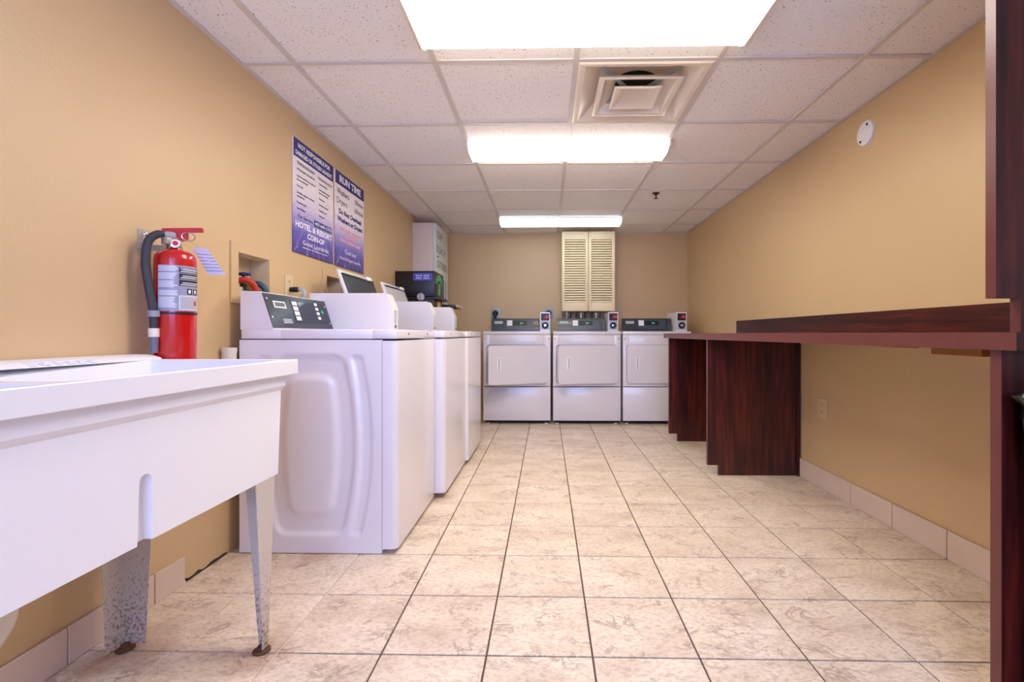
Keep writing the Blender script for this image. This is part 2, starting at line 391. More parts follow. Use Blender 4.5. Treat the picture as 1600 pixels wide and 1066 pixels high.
# ceiling: slab, lay-in tiles and T-bars
ce = part('ceiling', MB().box(XL - TH, XR + TH, YN - TH, YB + TH, 2.18, 2.30), TBAR, kind='structure')
ce_o = origin(ce)
CU = [XL] + [-1.09328 + k * .6096 for k in range(5)] + [XR]
CV = [YN] + [2.01512 + k * .6096 for k in range(-5, 6)] + [YB]
ctiles = {}
for i in range(len(CU) - 1):
    for j in range(len(CV) - 1):
        a, b_, c_, d_ = CU[i], CU[i + 1], CV[j], CV[j + 1]
        if abs(a - 0.126) < .01 and abs(c_ - 2.015) < .01: continue
        w, d = round(b_ - a - .006, 4), round(d_ - c_ - .006, 4)
        loc = Vector(((a + b_) / 2, (c_ + d_) / 2, 2.094)) - ce_o
        if (w, d) in ctiles: o = share(ctiles[(w, d)], 'ceiling_tile', ce, loc)
        else:
            mb = MB().box(-w / 2, w / 2, -d / 2, d / 2, 0, .016, .002, 1); mb.bm.transform(Matrix.Translation(ce_o))
            o = part('ceiling_tile', mb, CTILE, ce); o.location = loc; ctiles[(w, d)] = o
        rx, ry = random.uniform(-.003, .003), random.uniform(-.003, .003)
        if abs(a - 0.736) < .01 and abs(c_ - 2.015) < .01: ry, rx = -0.012, 0.006   # one tile sits crooked in its bay
        o.rotation_euler = (rx * .5, ry * .5, 0); o.location.z += .0015
for u in CU[1:-1]:
    part('grid_bar', MB().box(u - .012, u + .012, YN, YB, ZC, ZC + .006).box(u - .004, u + .004, YN, YB, ZC + .006, ZC + .04), TBAR, ce)
for v in CV[1:-1]:
    part('grid_bar', MB().box(XL, XR, v - .011, v + .011, ZC + .0006, ZC + .006).box(XL, XR, v - .004, v + .004, ZC + .006, ZC + .04), TBAR, ce)
part('edge_angle', MB().box(XL, XL + .022, YN, YB, ZC + .001, ZC + .006), TBAR, ce)
part('edge_angle', MB().box(XR - .022, XR, YN, YB, ZC + .001, ZC + .006), TBAR, ce)
part('edge_angle', MB().box(XL, XR, YB - .022, YB, ZC + .0012, ZC + .006), TBAR, ce)

# tile skirtings
# right wall: pieces 120 mm high
br = part('baseboard_right', MB().box(XR - .004, XR, YN, YB, 0.0005, .114), GROUT, kind='structure')
for a, b_ in clip_rows(FY0, S, YN, YB):
    part('tile', MB().box(XR - .011, XR - .003, a + .002, b_ - .002, .001, .118, .0015, 1), TILE_EDGE, br)
bl = part('baseboard_left', MB().box(XL, XL + .004, YN, 1.70, 0.0005, .100), GROUT, kind='structure')
for a, b_ in clip_rows(FY0 - 0.062, S, YN, 1.56):
    part('tile', MB().box(XL + .003, XL + .011, a + .002, b_ - .002, .001, .104, .0015, 1), TILE_EDGE, bl)
part('tile', MB().prism([(1.562, .001), (1.70, .001), (1.672, .05), (1.64, .07), (1.626, .104), (1.562, .104)], 'x', XL + .003, XL + .011), TILE_EDGE, bl, label='broken end tile of the skirting')
# mouldy gap where the skirting is missing
mb = MB(); random.seed(3)
pts = [(1.702, .001)] + [(1.93, .001)] + [(1.93 - k * .0228, .004 + random.uniform(0, .012)) for k in range(11)]
mb.prism(pts, 'x', XL - .0005, XL + .0035)
part('trim_1', mb, GRIME, kind='structure')

# ------------------------------------------------------------------ ceiling lamps
def ceiling_lamp(label, x0, x1, y0, y1, depth, lens, group):
    t = thing('ceiling_lamp', label, 'ceiling lamp', ((x0 + x1) / 2, (y0 + y1) / 2, ZC - depth), group)
    part('housing', MB().box(x0 + .01, x1 - .01, y0 + .012, y1 - .012, ZC - .016, ZC - .0005), GRILLE_W, t)
    w = (y1 - y0); c = min(.055, w * .22)
    prof = [(y0, ZC - .010), (y0 + .004, ZC - depth * .45), (y0 + c, ZC - depth), (y1 - c, ZC - depth), (y1 - .004, ZC - depth * .45), (y1, ZC - .010)]
    part('lens', MB().prism(prof, 'x', x0 + .012, x1 - .012), lens, t)
    cap = [(y0 - .004, ZC - .002), (y0 - .001, ZC - depth * .5), (y0 + c - .002, ZC - depth - .003), (y1 - c + .002, ZC - depth - .003), (y1 + .001, ZC - depth * .5), (y1 + .004, ZC - .002)]
    for a, b_ in ((x0, x0 + .011), (x1 - .011, x1)):
        part('end_cap', MB().prism(cap, 'x', a, b_), GRILLE_W, t)
    return t
ceiling_lamp('wide warm white fluorescent ceiling lamp nearest the camera', -0.50, 0.775, 1.42, 1.885, .052, LENS_NEAR, 'ceiling lamps')
ceiling_lamp('narrow warm white fluorescent ceiling lamp just beyond the air diffuser', -0.492, 0.752, 2.85, 3.10, .052, LENS_MID, 'ceiling lamps')
ceiling_lamp('cool bluish fluorescent ceiling lamp in front of the louvred cabinet', -0.488, 0.765, 4.715, 4.97, .052, LENS_COOL, 'ceiling lamps')

# ------------------------------------------------------------------ air diffuser in its ceiling bay
def air_diffuser():
    cx, cy = 0.431, 2.320; t = thing('air_diffuser', 'square white stepped air diffuser set in the ceiling grid', 'air vent', (cx, cy, ZC))
    def sq(h, z): return [(cx - h, cy - h, z), (cx + h, cy - h, z), (cx + h, cy + h, z), (cx - h, cy + h, z)]
    # outer pan flares up into the plenum and closes around the round duct
    def sqn(h, z):
        o = []
        for k in range(32):
            a = k * PI / 16; m_ = max(abs(math.cos(a)), abs(math.sin(a))); o.append((cx + h * math.cos(a) / m_, cy + h * math.sin(a) / m_, z))
        return o
    def circ(r, z): return [(cx + r * math.cos(k * PI / 16), cy + r * math.sin(k * PI / 16), z) for k in range(32)]
    part('outer_pan', MB().rings([sqn(.293, ZC + .001), sqn(.283, ZC - .004), sqn(.262, ZC - .002), sqn(.225, ZC + .022), sqn(.195, ZC + .050), sqn(.180, ZC + .060), circ(.112, ZC + .064), circ(.108, ZC + .088),
                                   circ(.112, ZC + .089), circ(.118, ZC + .068), sqn(.186, ZC + .064), sqn(.23, ZC + .027), sqn(.293, ZC + .006)], False, False), GRILLE_W, t, sharp=25)
    def cone(h, z, rise, inner):
        return MB().rings([sq(h, z), sq(h - .012, z - .003), sq(h - .026, z), sq((h + inner) / 2, z + rise * .55), sq(inner, z + rise), sq(inner, z + rise + .003), sq((h + inner) / 2 + .006, z + rise * .55 + .003), sq(h, z + .003)], False, False)
    part('middle_cone', cone(.192, ZC - .008, .046, .102), GRILLE_W, t, sharp=20)
    m = MB().rings([sq(.112, ZC - .010), sq(.104, ZC - .013), sq(.094, ZC - .010), sq(.060, ZC + .003), sq(.056, ZC + .004)], False, True)
    m.rings([sq(.112, ZC - .007), sq(.062, ZC + .008)], False, True)
    part('centre_plate', m, GRILLE_W, t, sharp=20)
    part('duct_throat', MB().lathe((cx, cy, ZC + .080), (0, 0, 1), [(.001, .004), (.107, .004), (.107, .006), (.001, .006)], 28), GAP, t)
    for a in (.8, -.8, 2.34, -2.34):
        d = Vector((math.cos(a), math.sin(a), 0)); n = Vector((-d.y, d.x, 0)); c0 = Vector((cx, cy, 0))
        p0, p1 = c0 + d * .05, c0 + d * .255; z0, z1 = ZC + .010, ZC + .036
        mb = MB().rings([[p0 + n * .010 + Vector((0, 0, z0)), p0 - n * .010 + Vector((0, 0, z0)), p0 - n * .010 + Vector((0, 0, z0 + .006)), p0 + n * .010 + Vector((0, 0, z0 + .006))],
                         [p1 + n * .010 + Vector((0, 0, z1)), p1 - n * .010 + Vector((0, 0, z1)), p1 - n * .010 + Vector((0, 0, z1 + .006)), p1 + n * .010 + Vector((0, 0, z1 + .006))]])
        part('support_arm', mb, LIGHT_GREY, t)
air_diffuser()

sp = thing('sprinkler_head', 'small dark bronze sprinkler head hanging from a ceiling tile', 'sprinkler', (0.913, 3.943, ZC - .04))
part('escutcheon', MB().lathe((.913, 3.943, ZC + .0055), (0, 0, -1), [(.001, 0), (.030, 0), (.028, .006), (.012, .011), (.001, .012)], 16), BRONZE, sp)
part('frame', MB().lathe((.913, 3.943, ZC - .004), (0, 0, -1), [(.008, 0), (.009, .012), (.005, .014), (.005, .034), (.001, .035)], 10), BRONZE, sp)
part('deflector', MB().lathe((.913, 3.943, ZC - .037), (0, 0, -1), [(.001, 0), (.018, 0), (.018, .002), (.001, .003)], 14), BRONZE, sp)
part('ceiling_plate', MB().box(-.255, -.07, 5.19, 5.30, ZC + .0005, ZC + .006, .002, 1), CTILE, label='small flat rectangular plate on the last ceiling tile by the back wall', cat='ceiling plate')

# ------------------------------------------------------------------ smoke alarm base on the right wall
al = thing('alarm_base', 'round white alarm mounting base high on the right wall', 'alarm', (XR, 2.43, 1.875))
part('paint_smear', MB().prism([(2.43 + (.062 + .008 * math.sin(3 * a)) * math.cos(a), 1.942 + (.074 + .010 * math.sin(2 * a + 1)) * math.sin(a)) for a in [k * PI / 14 for k in range(28)]], 'x', XR - .002, XR + .001), plain('bare_plaster', srgb(222, 200, 176), .7), al)
part('ring', MB().lathe((XR - .0015, 2.43, 1.942), (-1, 0, 0), [(.020, 0), (.060, 0), (.060, .010), (.054, .014), (.034, .014), (.026, .008), (.020, .008)], 32), WHITE_PLA, al)
part('hub', MB().lathe((XR - .0015, 2.43, 1.942), (-1, 0, 0), [(.0, 0), (.019, 0), (.019, .005), (.0, .005)], 18), NICHE, al)
part('wire_hole', MB().lathe((XR - .006, 2.424, 1.944), (-1, 0, 0), [(.0, 0), (.010, 0), (.010, .003), (.0, .003)], 12), GAP, al)
for dy, dz in ((-.024, .036), (.026, -.036)):
    part('screw', MB().lathe((XR - .015, 2.43 + dy, 1.942 + dz), (-1, 0, 0), [(.0, 0), (.0065, 0), (.0065, .003), (.0, .004)], 10), GAP, al)

# ------------------------------------------------------------------ washers
XI = Vector((0, 1, 0)); ZI = Vector((0, 0, 1)); XP = Vector((1, 0, 0))
def sstep(a, b_, x):
    t = min(1, max(0, (x - a) / (b_ - a))); return t * t * (3 - 2 * t)
def emboss_mb(x0, x1, y, z0, z1):
    nx, nz = 96, 128; mb = MB(); V = []
    def depth(px, pz):        # px, pz in units of the photographed panel (637 wide, 942 high, z down)
        dy = (pz - 545) / 400.0; q = max(0, 1 - dy * dy)
        dxc = px - 322
        def box(hw, top, bot, soft, rad=40):
            ex = abs(dxc) - hw; ey = max(top - pz, pz - bot)
            ax, ay = ex + rad, ey + rad
            d = math.hypot(max(ax, 0), max(ay, 0)) + min(max(ax, ay), 0) - rad
            return 1 - sstep(-soft, soft, d)
        outer = box(140 + 52 * q, 160, 945, 13)
        inner = box(70 + 48 * q, 250, 862, 22, 46)
        d = -.0105 * outer * (1 - inner)
        l, r_ = 178 + 44 * q, 222 + 48 * q
        cres = sstep(l - 10, l + 10, abs(dxc)) * (1 - sstep(r_ - 9, r_ + 9, abs(dxc))) * sstep(150, 178, pz) * (1 - sstep(930, 962, pz))
        return d - .0075 * cres
    for j in range(nz + 1):
        row = []
        for i in range(nx + 1):
            fx, fz = i / nx, j / nz
            dd = depth(fx * 627 + 10, 88 + (1 - fz) * 942)
            row.append(mb.bm.verts.new((x0 + fx * (x1 - x0), y - dd, z0 + fz * (z1 - z0))))
        V.append(row)
    for j in range(nz):
        for i in range(nx): mb.bm.faces.new((V[j][i], V[j][i + 1], V[j + 1][i + 1], V[j + 1][i]))
    b = [V[0][0], V[0][nx], V[nz][nx], V[nz][0]]
    # returned edge so that the sheet has thickness
    rim = [V[0][i] for i in range(nx + 1)] + [V[j][nx] for j in range(1, nz + 1)] + [V[nz][i] for i in range(nx - 1, -1, -1)] + [V[j][0] for j in range(nz - 1, 0, -1)]
    bk = [mb.bm.verts.new((v.co.x, y + .014, v.co.z)) for v in rim]
    for i in range(len(rim)): mb.bm.faces.new((rim[i], bk[i], bk[(i + 1) % len(rim)], rim[(i + 1) % len(rim)]))
    return mb
def washer(label, xf, y0, lid_open, bottom):
    W, D = .655, .664; xb = xf - D; y1 = y0 + W
    t = thing('washing_machine', label, 'washing machine', ((xb + xf) / 2, (y0 + y1) / 2, 0), 'coin washers along the left wall')
    zb = .010 if bottom < .025 else bottom
    xs = xf - .064
    part('cabinet', MB().box(xb, xb + .012, y0 + .016, y1, zb, .892).box(xb + .012, xs, y1 - .012, y1, zb, .892).box(xb + .012, xs, y0 + .016, y1 - .012, zb, zb + .012).box(xs - .012, xs, y0 + .016, y1 - .012, zb + .012, .80), WHITE_MET, t)
    part('side_panel', emboss_mb(xb, xs - .001, y0, zb - (.006 if bottom < .025 else 0), .892), WHITE_MET, t, sharp=60)
    for lx in (xb + .06, xs - .06):
        for ly in (y0 + .06, y1 - .06):
            part('foot', MB().lathe((lx, ly, 0.0), (0, 0, 1), [(.018, 0), (.020, .004), (.012, .009), (.012, zb + .004)], 12), RUBBER, t)
    r = .026; out = [(xs + .001, y0)]
    out += [(xf - r + r * math.sin(a), y0 + r - r * math.cos(a)) for a in [k * PI / 12 for k in range(7)]]
    out += [(xf - r + r * math.cos(a), y1 - r + r * math.sin(a)) for a in [k * PI / 12 for k in range(7)]]
    out += [(xs + .001, y1)]
    part('front_panel', MB().prism(out, 'z', bottom, .888), WHITE_MET, t)
    # top deck with the wash opening
    ox0, ox1, oy0, oy1 = xb + .175, xb + .555, y0 + .075, y0 + .585
    mb = MB().box(xb + .004, ox0, y0 + .004, y1 - .004, .896, .935, .004).box(ox1, xf - .004, y0 + .004, y1 - .004, .896, .935, .006)
    mb.box(ox0 - .003, ox1 + .003, y0 + .004, oy0, .896, .9345, .003).box(ox0 - .003, ox1 + .003, oy1, y1 - .004, .896, .9345, .003)
    part('top_deck', mb, WHITE_MET, t)
    for sy in (y0 + .17, y0 + .50):
        part('screw', MB().lathe((xf - .004, sy, .917), (1, 0, 0), [(0, 0), (.006, 0), (.005, .003), (0, .0035)], 8), SCREW, t)
    if lid_open:
        cx, cy = (ox0 + ox1) / 2, (oy0 + oy1) / 2
        part('wash_basket', MB().lathe((cx, cy, .50), (0, 0, 1), [(.001, 0), (.20, 0), (.205, .01), (.205, .385), (.190, .395), (.188, .38), (.188, .02), (.001, .02)], 28), STEEL, t)
    # lid
    lw = oy1 - oy0 + (.012 if lid_open else -.008); ll = .378
    lid = MB().box(0, ll, 0, lw, 0, .016, .005); pan = MB().box(.03, ll - .022, .022, lw - .03, -.004, 0.002, .002, 1)
    lab = MB().box(.10, .225, .03, lw - .06, -.0048, -.0035); bar = MB().box(.20, .222, .10, lw - .06, -.0054, -.0045)
    if lid_open:
        hx, hz = xb + .159, .937; ang = math.atan2(.358, -.13)      # tipped back against the console
        rot = Matrix.Translation((hx, oy0 - .006, hz)) @ Matrix.Rotation(-ang, 4, 'Y')
    else:
        rot = Matrix.Translation((ox0 + .0, oy0 + .004, .9215))
    lo = part('lid', lid, WHITE_MET, t, xf=rot)
    part('lid_liner', pan, lid_open if lid_open else WHITE_PLA, lo, xf=rot)
    if lid_open:
        part('instruction_label', lab, PAPER, lo, xf=rot); part('label_band', bar, BLUE, lo, xf=rot)
        for k, mm in ((0, GREY_PLA), (1, GREEN if lid_open is LIDGREY else BLUE), (2, BLACK)):
            part('label_picture', MB().box(.125, .185, .12 + k * .11, .19 + k * .11, -.0054, -.0045), mm, lo, xf=rot)
        part('latch', MB().box(ll - .030, ll - .004, lw - .13, lw - .05, -.016, .0, .005), WHITE_PLA, lo, xf=rot)
        part('lid_seal', MB().box(ll - .034, ll - .022, .03, lw - .02, -.008, -.002, .002, 1).box(.03, ll - .022, lw - .032, lw - .018, -.008, -.002, .002, 1), BLACK, lo, xf=rot)
    # console
    cy0, cy1 = y0 + .006, y0 + .553
    prof = [(xb, .9352), (xb + .139, .9352), (xb + .139, .943), (xb + .090, 1.088), (xb + .082, 1.095), (xb, 1.098)]
    part('console', MB().prism(prof, 'y', cy0, cy1), WHITE_MET, t)
    A = Vector((xb + .1395, 0, .940)); B = Vector((xb + .0905, 0, 1.089)); up = (B - A).normalized(); nn = Vector((up.z, 0, -up.x))
    LN = (B - A).length
    def plate(name, ya, yb, va, vb, th, m, par, base=0.0):
        def p(y, v, h): q = A + up * v + nn * h; return (q.x, y, q.z)
        mb = MB().rings([[p(ya, va, base), p(yb, va, base), p(yb, vb, base), p(ya, vb, base)], [p(ya, va, base + th), p(yb, va, base + th), p(yb, vb, base + th), p(ya, vb, base + th)]])
        return part(name, mb, m, par)
    cp = plate('control_panel', cy0, cy1, .002, LN, .003, DARK_PAN, t)
    def L(f): return cy0 + f * (cy1 - cy0)
    # panel fields measured along the console
    plate('control_bezel', L(.36), L(.93), .028, LN - .018, .0012, plain('bezel', srgb(30, 34, 40), .25), cp, .003)
    plate('nameplate', L(.10), L(.27), LN * .60, LN * .80, .001, PAPER, cp, .003)
    plate('nameplate_core', L(.115), L(.255), LN * .64, LN * .76, .0006, SCREW, cp, .004)
    plate('display_window', L(.47), L(.72), LN * .47, LN * .85, .0008, plain('display_glass', srgb(30, 40, 58), .08), cp, .0042)
    for k in range(4):
        v0 = LN * (.26 + .155 * k)
        plate('key_label', L(.375), L(.45), v0, v0 + LN * .12, .001, PAPER, cp, .0042)
        plate('key_label', L(.76), L(.81), v0 + LN * .06, v0 + LN * .155, .001, PAPER, cp, .0042)
    c = A + up * (LN * .58) + nn * .0042
    part('start_button', MB().lathe((c.x, L(.87), c.z), nn, [(0, 0), (.011, 0), (.010, .003), (0, .004)], 14), GREEN, cp)
    for f, v in ((.03, .85), (.03, .32), (.97, .8), (.97, .2)):
        c = A + up * (LN * v) + nn * .003
        part('screw', MB().lathe((c.x, L(f), c.z), nn, [(0, 0), (.0045, 0), (.004, .002), (0, .0025)], 8), PAPER, cp)
    for k in range(3):
        plate('print_line', L(.17), L(.30), LN * (.16 + .05 * k), LN * (.18 + .05 * k), .0003, PAPER, cp, .003)
    # coin box at the far end of the deck
    bx = xf - .205; b0, b1 = y0 + .5555, y1 - .004
    part('coin_box', MB().prism([(xb + .012, .9352), (bx, .9352), (bx, 1.060), (bx - .033, 1.131), (bx - .041, 1.135), (xb + .012, 1.135)], 'y', b0, b1), WHITE_MET, t)
    part('coin_slot', MB().box(bx - .001, bx + .003, b0 + .03, b0 + .062, .975, 1.045, .001, 1), LIGHT_GREY, t)
    part('coin_lock', MB().lathe((bx, b0 + .046, .957), (1, 0, 0), [(0, 0), (.009, 0), (.009, .006), (0, .006)], 12), SCREW, t)
    return t
LIDDARK = plain('dark_lid_glass', srgb(46, 56, 62), 0.18); LIDGREY = plain('grey_lid_liner', srgb(196, 194, 194), 0.4)
washer('white coin washing machine with closed lid nearest the utility sink', -.620, 1.935, None, .022)
washer('middle white coin washing machine with raised dark lined lid', -.565, 2.600, LIDDARK, .030)
washer('farthest white coin washing machine with raised pale lined lid', -.550, 3.265, LIDGREY, .030)

# ------------------------------------------------------------------ dryers
def rrect(x0, x1, z0, z1, r, n=5):
    o = []
    for cx, cz, a0 in ((x1 - r, z1 - r, 0), (x0 + r, z1 - r, PI / 2), (x0 + r, z0 + r, PI), (x1 - r, z0 + r, 1.5 * PI)):
        o += [(cx + r * math.cos(a0 + k * PI / 2 / n), cz + r * math.sin(a0 + k * PI / 2 / n)) for k in range(n + 1)]
    return o
def dryer(label, x0, ajar):
    W, yf, yb = .685, 4.76, 5.435; x1 = x0 + W
    t = thing('dryer', label, 'dryer', ((x0 + x1) / 2, (yf + yb) / 2, 0), 'coin dryers along the back wall')
    dx0, dx1, dz0, dz1 = x0 + .036, x0 + .648, .420, .802
    # shell: sides, back, floor; front sheet with the drum opening
    part('cabinet', MB().box(x0, x0 + .01, yf + .02, yb, .034, .905).box(x1 - .01, x1, yf + .02, yb, .034, .905).box(x0 + .01, x1 - .01, yb - .01, yb, .034, .905).box(x0 + .01, x1 - .01, yf + .02, yb - .01, .034, .044), WHITE_MET, t)
    mb = MB().box(x0, dx0 + .03, yf, yf + .02, .3835, .906, .004).box(dx1 - .03, x1, yf, yf + .02, .3835, .906, .004)
    mb.box(dx0 + .026, dx1 - .026, yf + .0005, yf + .02, .3835, dz0 + .03, .003).box(dx0 + .026, dx1 - .026, yf + .0005, yf + .02, dz1 - .03, .906, .003)
    part('front_panel', mb, WHITE_MET, t)
    part('lower_panel', MB().box(x0, x1, yf, yf + .02, .036, .3765, .004), WHITE_MET, t)
    part('toe_strip', MB().box(x0 + .02, x1 - .02, yf + .03, yf + .04, .012, .036), GAP, t)
    part('drum_opening', MB().box(dx0 + .04, dx1 - .04, yf + .30, yf + .31, dz0 + .02, dz1 - .02), GAP, t)
    part('top_panel', MB().box(x0, x1, yf - .002, yb, .909, .942, .005), WHITE_MET, t)
    # door outline gasket
    g = MB(); o1 = rrect(dx0 - .004, dx1 + .004, dz0 - .004, dz1 + .004, .028); o2 = rrect(dx0 + .006, dx1 - .006, dz0 + .006, dz1 - .006, .024)
    f = [];  A = [g.bm.verts.new((a, yf - .0008, b_)) for a, b_ in o1]; B = [g.bm.verts.new((a, yf - .0008, b_)) for a, b_ in o2]
    C = [g.bm.verts.new((a, yf + .001, b_)) for a, b_ in o1]
    for i in range(len(A)):
        j = (i + 1) % len(A); g.bm.faces.new((A[i], A[j], B[j], B[i])); g.bm.faces.new((A[j], A[i], C[i], C[j]))
    part('door_gasket', g, GREY_PLA, t)
    piv = Matrix.Translation((dx1, yf - .002, 0)) @ Matrix.Rotation(math.radians(ajar), 4, 'Z') @ Matrix.Translation((-dx1, -(yf - .002), 0))
    d = part('door', MB().prism(rrect(dx0, dx1, dz0, dz1, .026), 'y', yf - .024, yf - .002), WHITE_MET, t, xf=piv)
    part('inner_door', MB().prism(rrect(dx0 + .05, dx1 - .05, dz0 + .04, dz1 - .04, .03), 'y', yf - .003, yf + .022), WHITE_PLA, d, xf=piv)
    part('handle', MB().box(dx0 + .082, dx0 + .128, yf - .0265, yf - .0225, .55, .685, .002, 1), WHITE_PLA, d, xf=piv)
    part('handle_slot', MB().box(dx0 + .103, dx0 + .110, yf - .0275, yf - .0258, .56, .675), GREY_PLA, d, xf=piv)
    for z in (.47, .745):
        part('hinge', MB().box(dx1 - .006, dx1 + .008, yf - .010, yf, z, z + .06, .002, 1), WHITE_PLA, t)
    for sx in (x0 + .018, x1 - .018):
        part('screw', MB().lathe((sx, yf, .868), (0, -1, 0), [(0, 0), (.007, 0), (.006, .003), (0, .0035)], 8), SCREW, t)
    for sx in (x0 + .045, x1 - .045):
        for sy in (yf + .05, yb - .06):
            part('foot', MB().lathe((sx, sy, 0), (0, 0, 1), [(.001, 0), (.019, 0), (.020, .010), (.012, .013), (.012, .036)], 12), PVC, t)
    # console
    a0, a1 = x0 + .045, x0 + .565
    c = part('console', MB().prism([(5.05, .9422), (5.13, .9422), (5.13, 1.083), (5.085, 1.083), (5.05, .955)], 'x', a0, a1), DARK_PAN, t)
    def on(xa, xb_, za, zb_, th, m, nm, base=0.0):
        def p(x, z, h): y = 5.05 + (z - .955) * (.035 / .128); return (x, y - h, z)
        mb = MB().rings([[p(xa, za, base), p(xb_, za, base), p(xb_, zb_, base), p(xa, zb_, base)], [p(xa, za, base + th), p(xb_, za, base + th), p(xb_, zb_, base + th), p(xa, zb_, base + th)]])
        return part(nm, mb, m, c)
    on(a0 + .16, a0 + .46, .97, 1.07, .002, plain('dryer_bezel', srgb(64, 76, 86), .3), 'control_bezel')
    on(a0 + .035, a0 + .125, 1.025, 1.055, .0015, LIGHT_GREY, 'nameplate')
    on(a0 + .172, a0 + .228, 1.005, 1.063, .0015, PAPER, 'key_label', .002)
    on(a0 + .236, a0 + .385, 1.008, 1.058, .0015, BLACK, 'display_window', .002)
    on(a0 + .312, a0 + .345, 1.022, 1.042, .0006, GREEN_LED, 'display_digits', .0036)
    for sz in (.985, 1.06):
        on(a0 + .008, a0 + .015, sz, sz + .007, .001, SCREW, 'screw')
        on(a1 - .03, a1 - .023, sz, sz + .007, .001, SCREW, 'screw')
    # coin box
    q0, q1 = x0 + .578, x0 + .680
    k = part('coin_box', MB().prism([(4.90, .9422), (5.34, .9422), (5.34, 1.10), (5.30, 1.142), (4.906, 1.142), (4.90, 1.136)], 'x', q0, q1), WHITE_MET, t)
    part('price_display', MB().box(q0 + .008, q1 - .008, 4.897, 4.901, 1.055, 1.130, .001, 1), BLACK, k)
    part('display_digits', MB().prism([(q0 + .040, 1.082), (q1 - .016, 1.079), (q1 - .012, 1.108), (q0 + .060, 1.112)], 'y', 4.8955, 4.8975), RED_LED, k)
    part('coin_plate', MB().box(q0 + .008, q1 - .008, 4.897, 4.901, .962, 1.047, .001, 1), LIGHT_GREY, k)
    cc = ((q0 + q1) / 2, 4.897, 1.004)
    part('coin_dial', MB().lathe(cc, (0, -1, 0), [(.012, 0), (.034, 0), (.034, .004), (.028, .006), (.022, .002), (.012, .002)], 22), BLACK_MET, k)
    part('dial_hub', MB().lathe(cc, (0, -1, 0), [(0, 0), (.016, 0), (.014, .007), (0, .008)], 16), CHROME, k)
    return t
dryer('left white coin dryer with its door standing widest ajar', -.647, 20)
dryer('middle white coin dryer with its door slightly ajar', .062, 11)
dryer('right white coin dryer with closed door partly behind the counter', .770, 0)

# power outlets behind the dryers
def heavy_outlet(label, cx):
    t = thing('power_outlet', label, 'outlet', (cx, YB, 1.10), 'dryer outlets on the back wall')
    part('plate', MB().box(cx - .055, cx + .055, YB - .008, YB - .0002, 1.10, 1.215, .003), LIGHT_GREY, t)
    part('socket', MB().lathe((cx, YB - .008, 1.158), (0, -1, 0), [(0, 0), (.034, 0), (.034, .004), (0, .004)], 20), BLACK, t)
    return t
for lb, cx, n in (('grey square outlet plate on the back wall left of the dryer consoles', -.6, 'a'), ('grey square outlet plate on the back wall behind the left coin box', .02, 'b')):
    p = heavy_outlet(lb, cx)
    part('plug', MB().lathe((cx, YB - .012, 1.158), (0, -1, 0), [(0, 0), (.033, 0), (.033, .022), (.020, .034), (0, .036)], 18), BLACK, p)
    part('cord', MB().tube([(cx, YB - .036, 1.155), (cx, YB - .046, 1.125), (cx, YB - .038, 1.06), (cx, YB - .024, .98), (cx, YB - .022, .80)], lambda f: .012 + .012 * (1 - f) ** 3, 10), BLACK, p)

# ------------------------------------------------------------------ louvred cabinet on the back wall
lc = thing('louvred_cabinet', 'cream wall cabinet with two louvred doors above the dryers', 'cabinet', (.46, 5.34, 1.17))
cx0, cx1, cz0, cz1, cyf = .167, .753, 1.168, 2.050, 5.20
part('carcass', MB().box(cx0 + .006, cx0 + .022, cyf + .028, YB - .001, cz0 + .004, cz1 - .004).box(cx1 - .022, cx1 - .006, cyf + .028, YB - .001, cz0 + .004, cz1 - .004)
     .box(cx0 + .022, cx1 - .022, cyf + .028, YB - .001, cz1 - .02, cz1 - .004).box(cx0 + .022, cx1 - .022, YB - .012, YB - .001, cz0 + .016, cz1 - .02).box(cx0 + .022, cx1 - .022, cyf + .028, YB - .001, cz0 + .004, cz0 + .016), LOUVRE, lc)
slat_src = None
mid = (cx0 + cx1) / 2
for (a, b_) in ((cx0, mid - .002), (mid + .002, cx1)):
    st = .032; zt, zb2 = 1.962, 1.262
    d = part('door', MB().box(a, a + st, cyf, cyf + .026, cz0, cz1, .003).box(b_ - st, b_, cyf, cyf + .026, cz0, cz1, .003)
             .box(a + st - .002, b_ - st + .002, cyf + .0005, cyf + .0255, cz0, zb2, .002).box(a + st - .002, b_ - st + .002, cyf + .0005, cyf + .0255, zt, cz1, .002), LOUVRE, lc)
    n = 26; pitch = (zt - zb2) / n
    for k in range(n):
        zc_ = zb2 + (k + .5) * pitch; w = b_ - a - 2 * st
        if slat_src is None:
            R = Matrix.Translation((0, 0, 0)) @ Matrix.Rotation(math.radians(-32), 4, 'X')
            mb = MB().box(-w / 2, w / 2, -.003, .003, -.0105, .0105, .0015, 1); mb.bm.transform(R); mb.bm.transform(Matrix.Translation(origin(d)))
            slat_src = part('slat', mb, LOUVRE, d); slat_src.location = Vector(((a + b_) / 2, cyf + .013, zc_)) - origin(d)
        else:
            share(slat_src, 'slat', d, Vector(((a + b_) / 2, cyf + .013, zc_)) - origin(d))
# foil exhaust ducts coming down out of it
for k, cx in enumerate((.225, .385, .555)):
    z0, z1 = .9435, 1.164; prof = []
    for i in range(33):
        prof.append((.052 + (.005 if i % 2 else -.003), i * (z1 - z0) / 32))
    lb = ('crinkled foil exhaust duct under the cabinet, leftmost of the three', 'crinkled foil exhaust duct under the cabinet, middle of the three', 'crinkled foil exhaust duct under the cabinet, nearest the coin box')[k]
    part('foil_duct', MB().lathe((cx, 5.30, z0 + .012), ((-.0, 0, 1), (.0, 0, 1), (.0, 0, 1))[k], [(r, h - .012) for r, h in prof], 20), FOIL, label=lb, cat='duct', group='foil ducts under the cabinet')

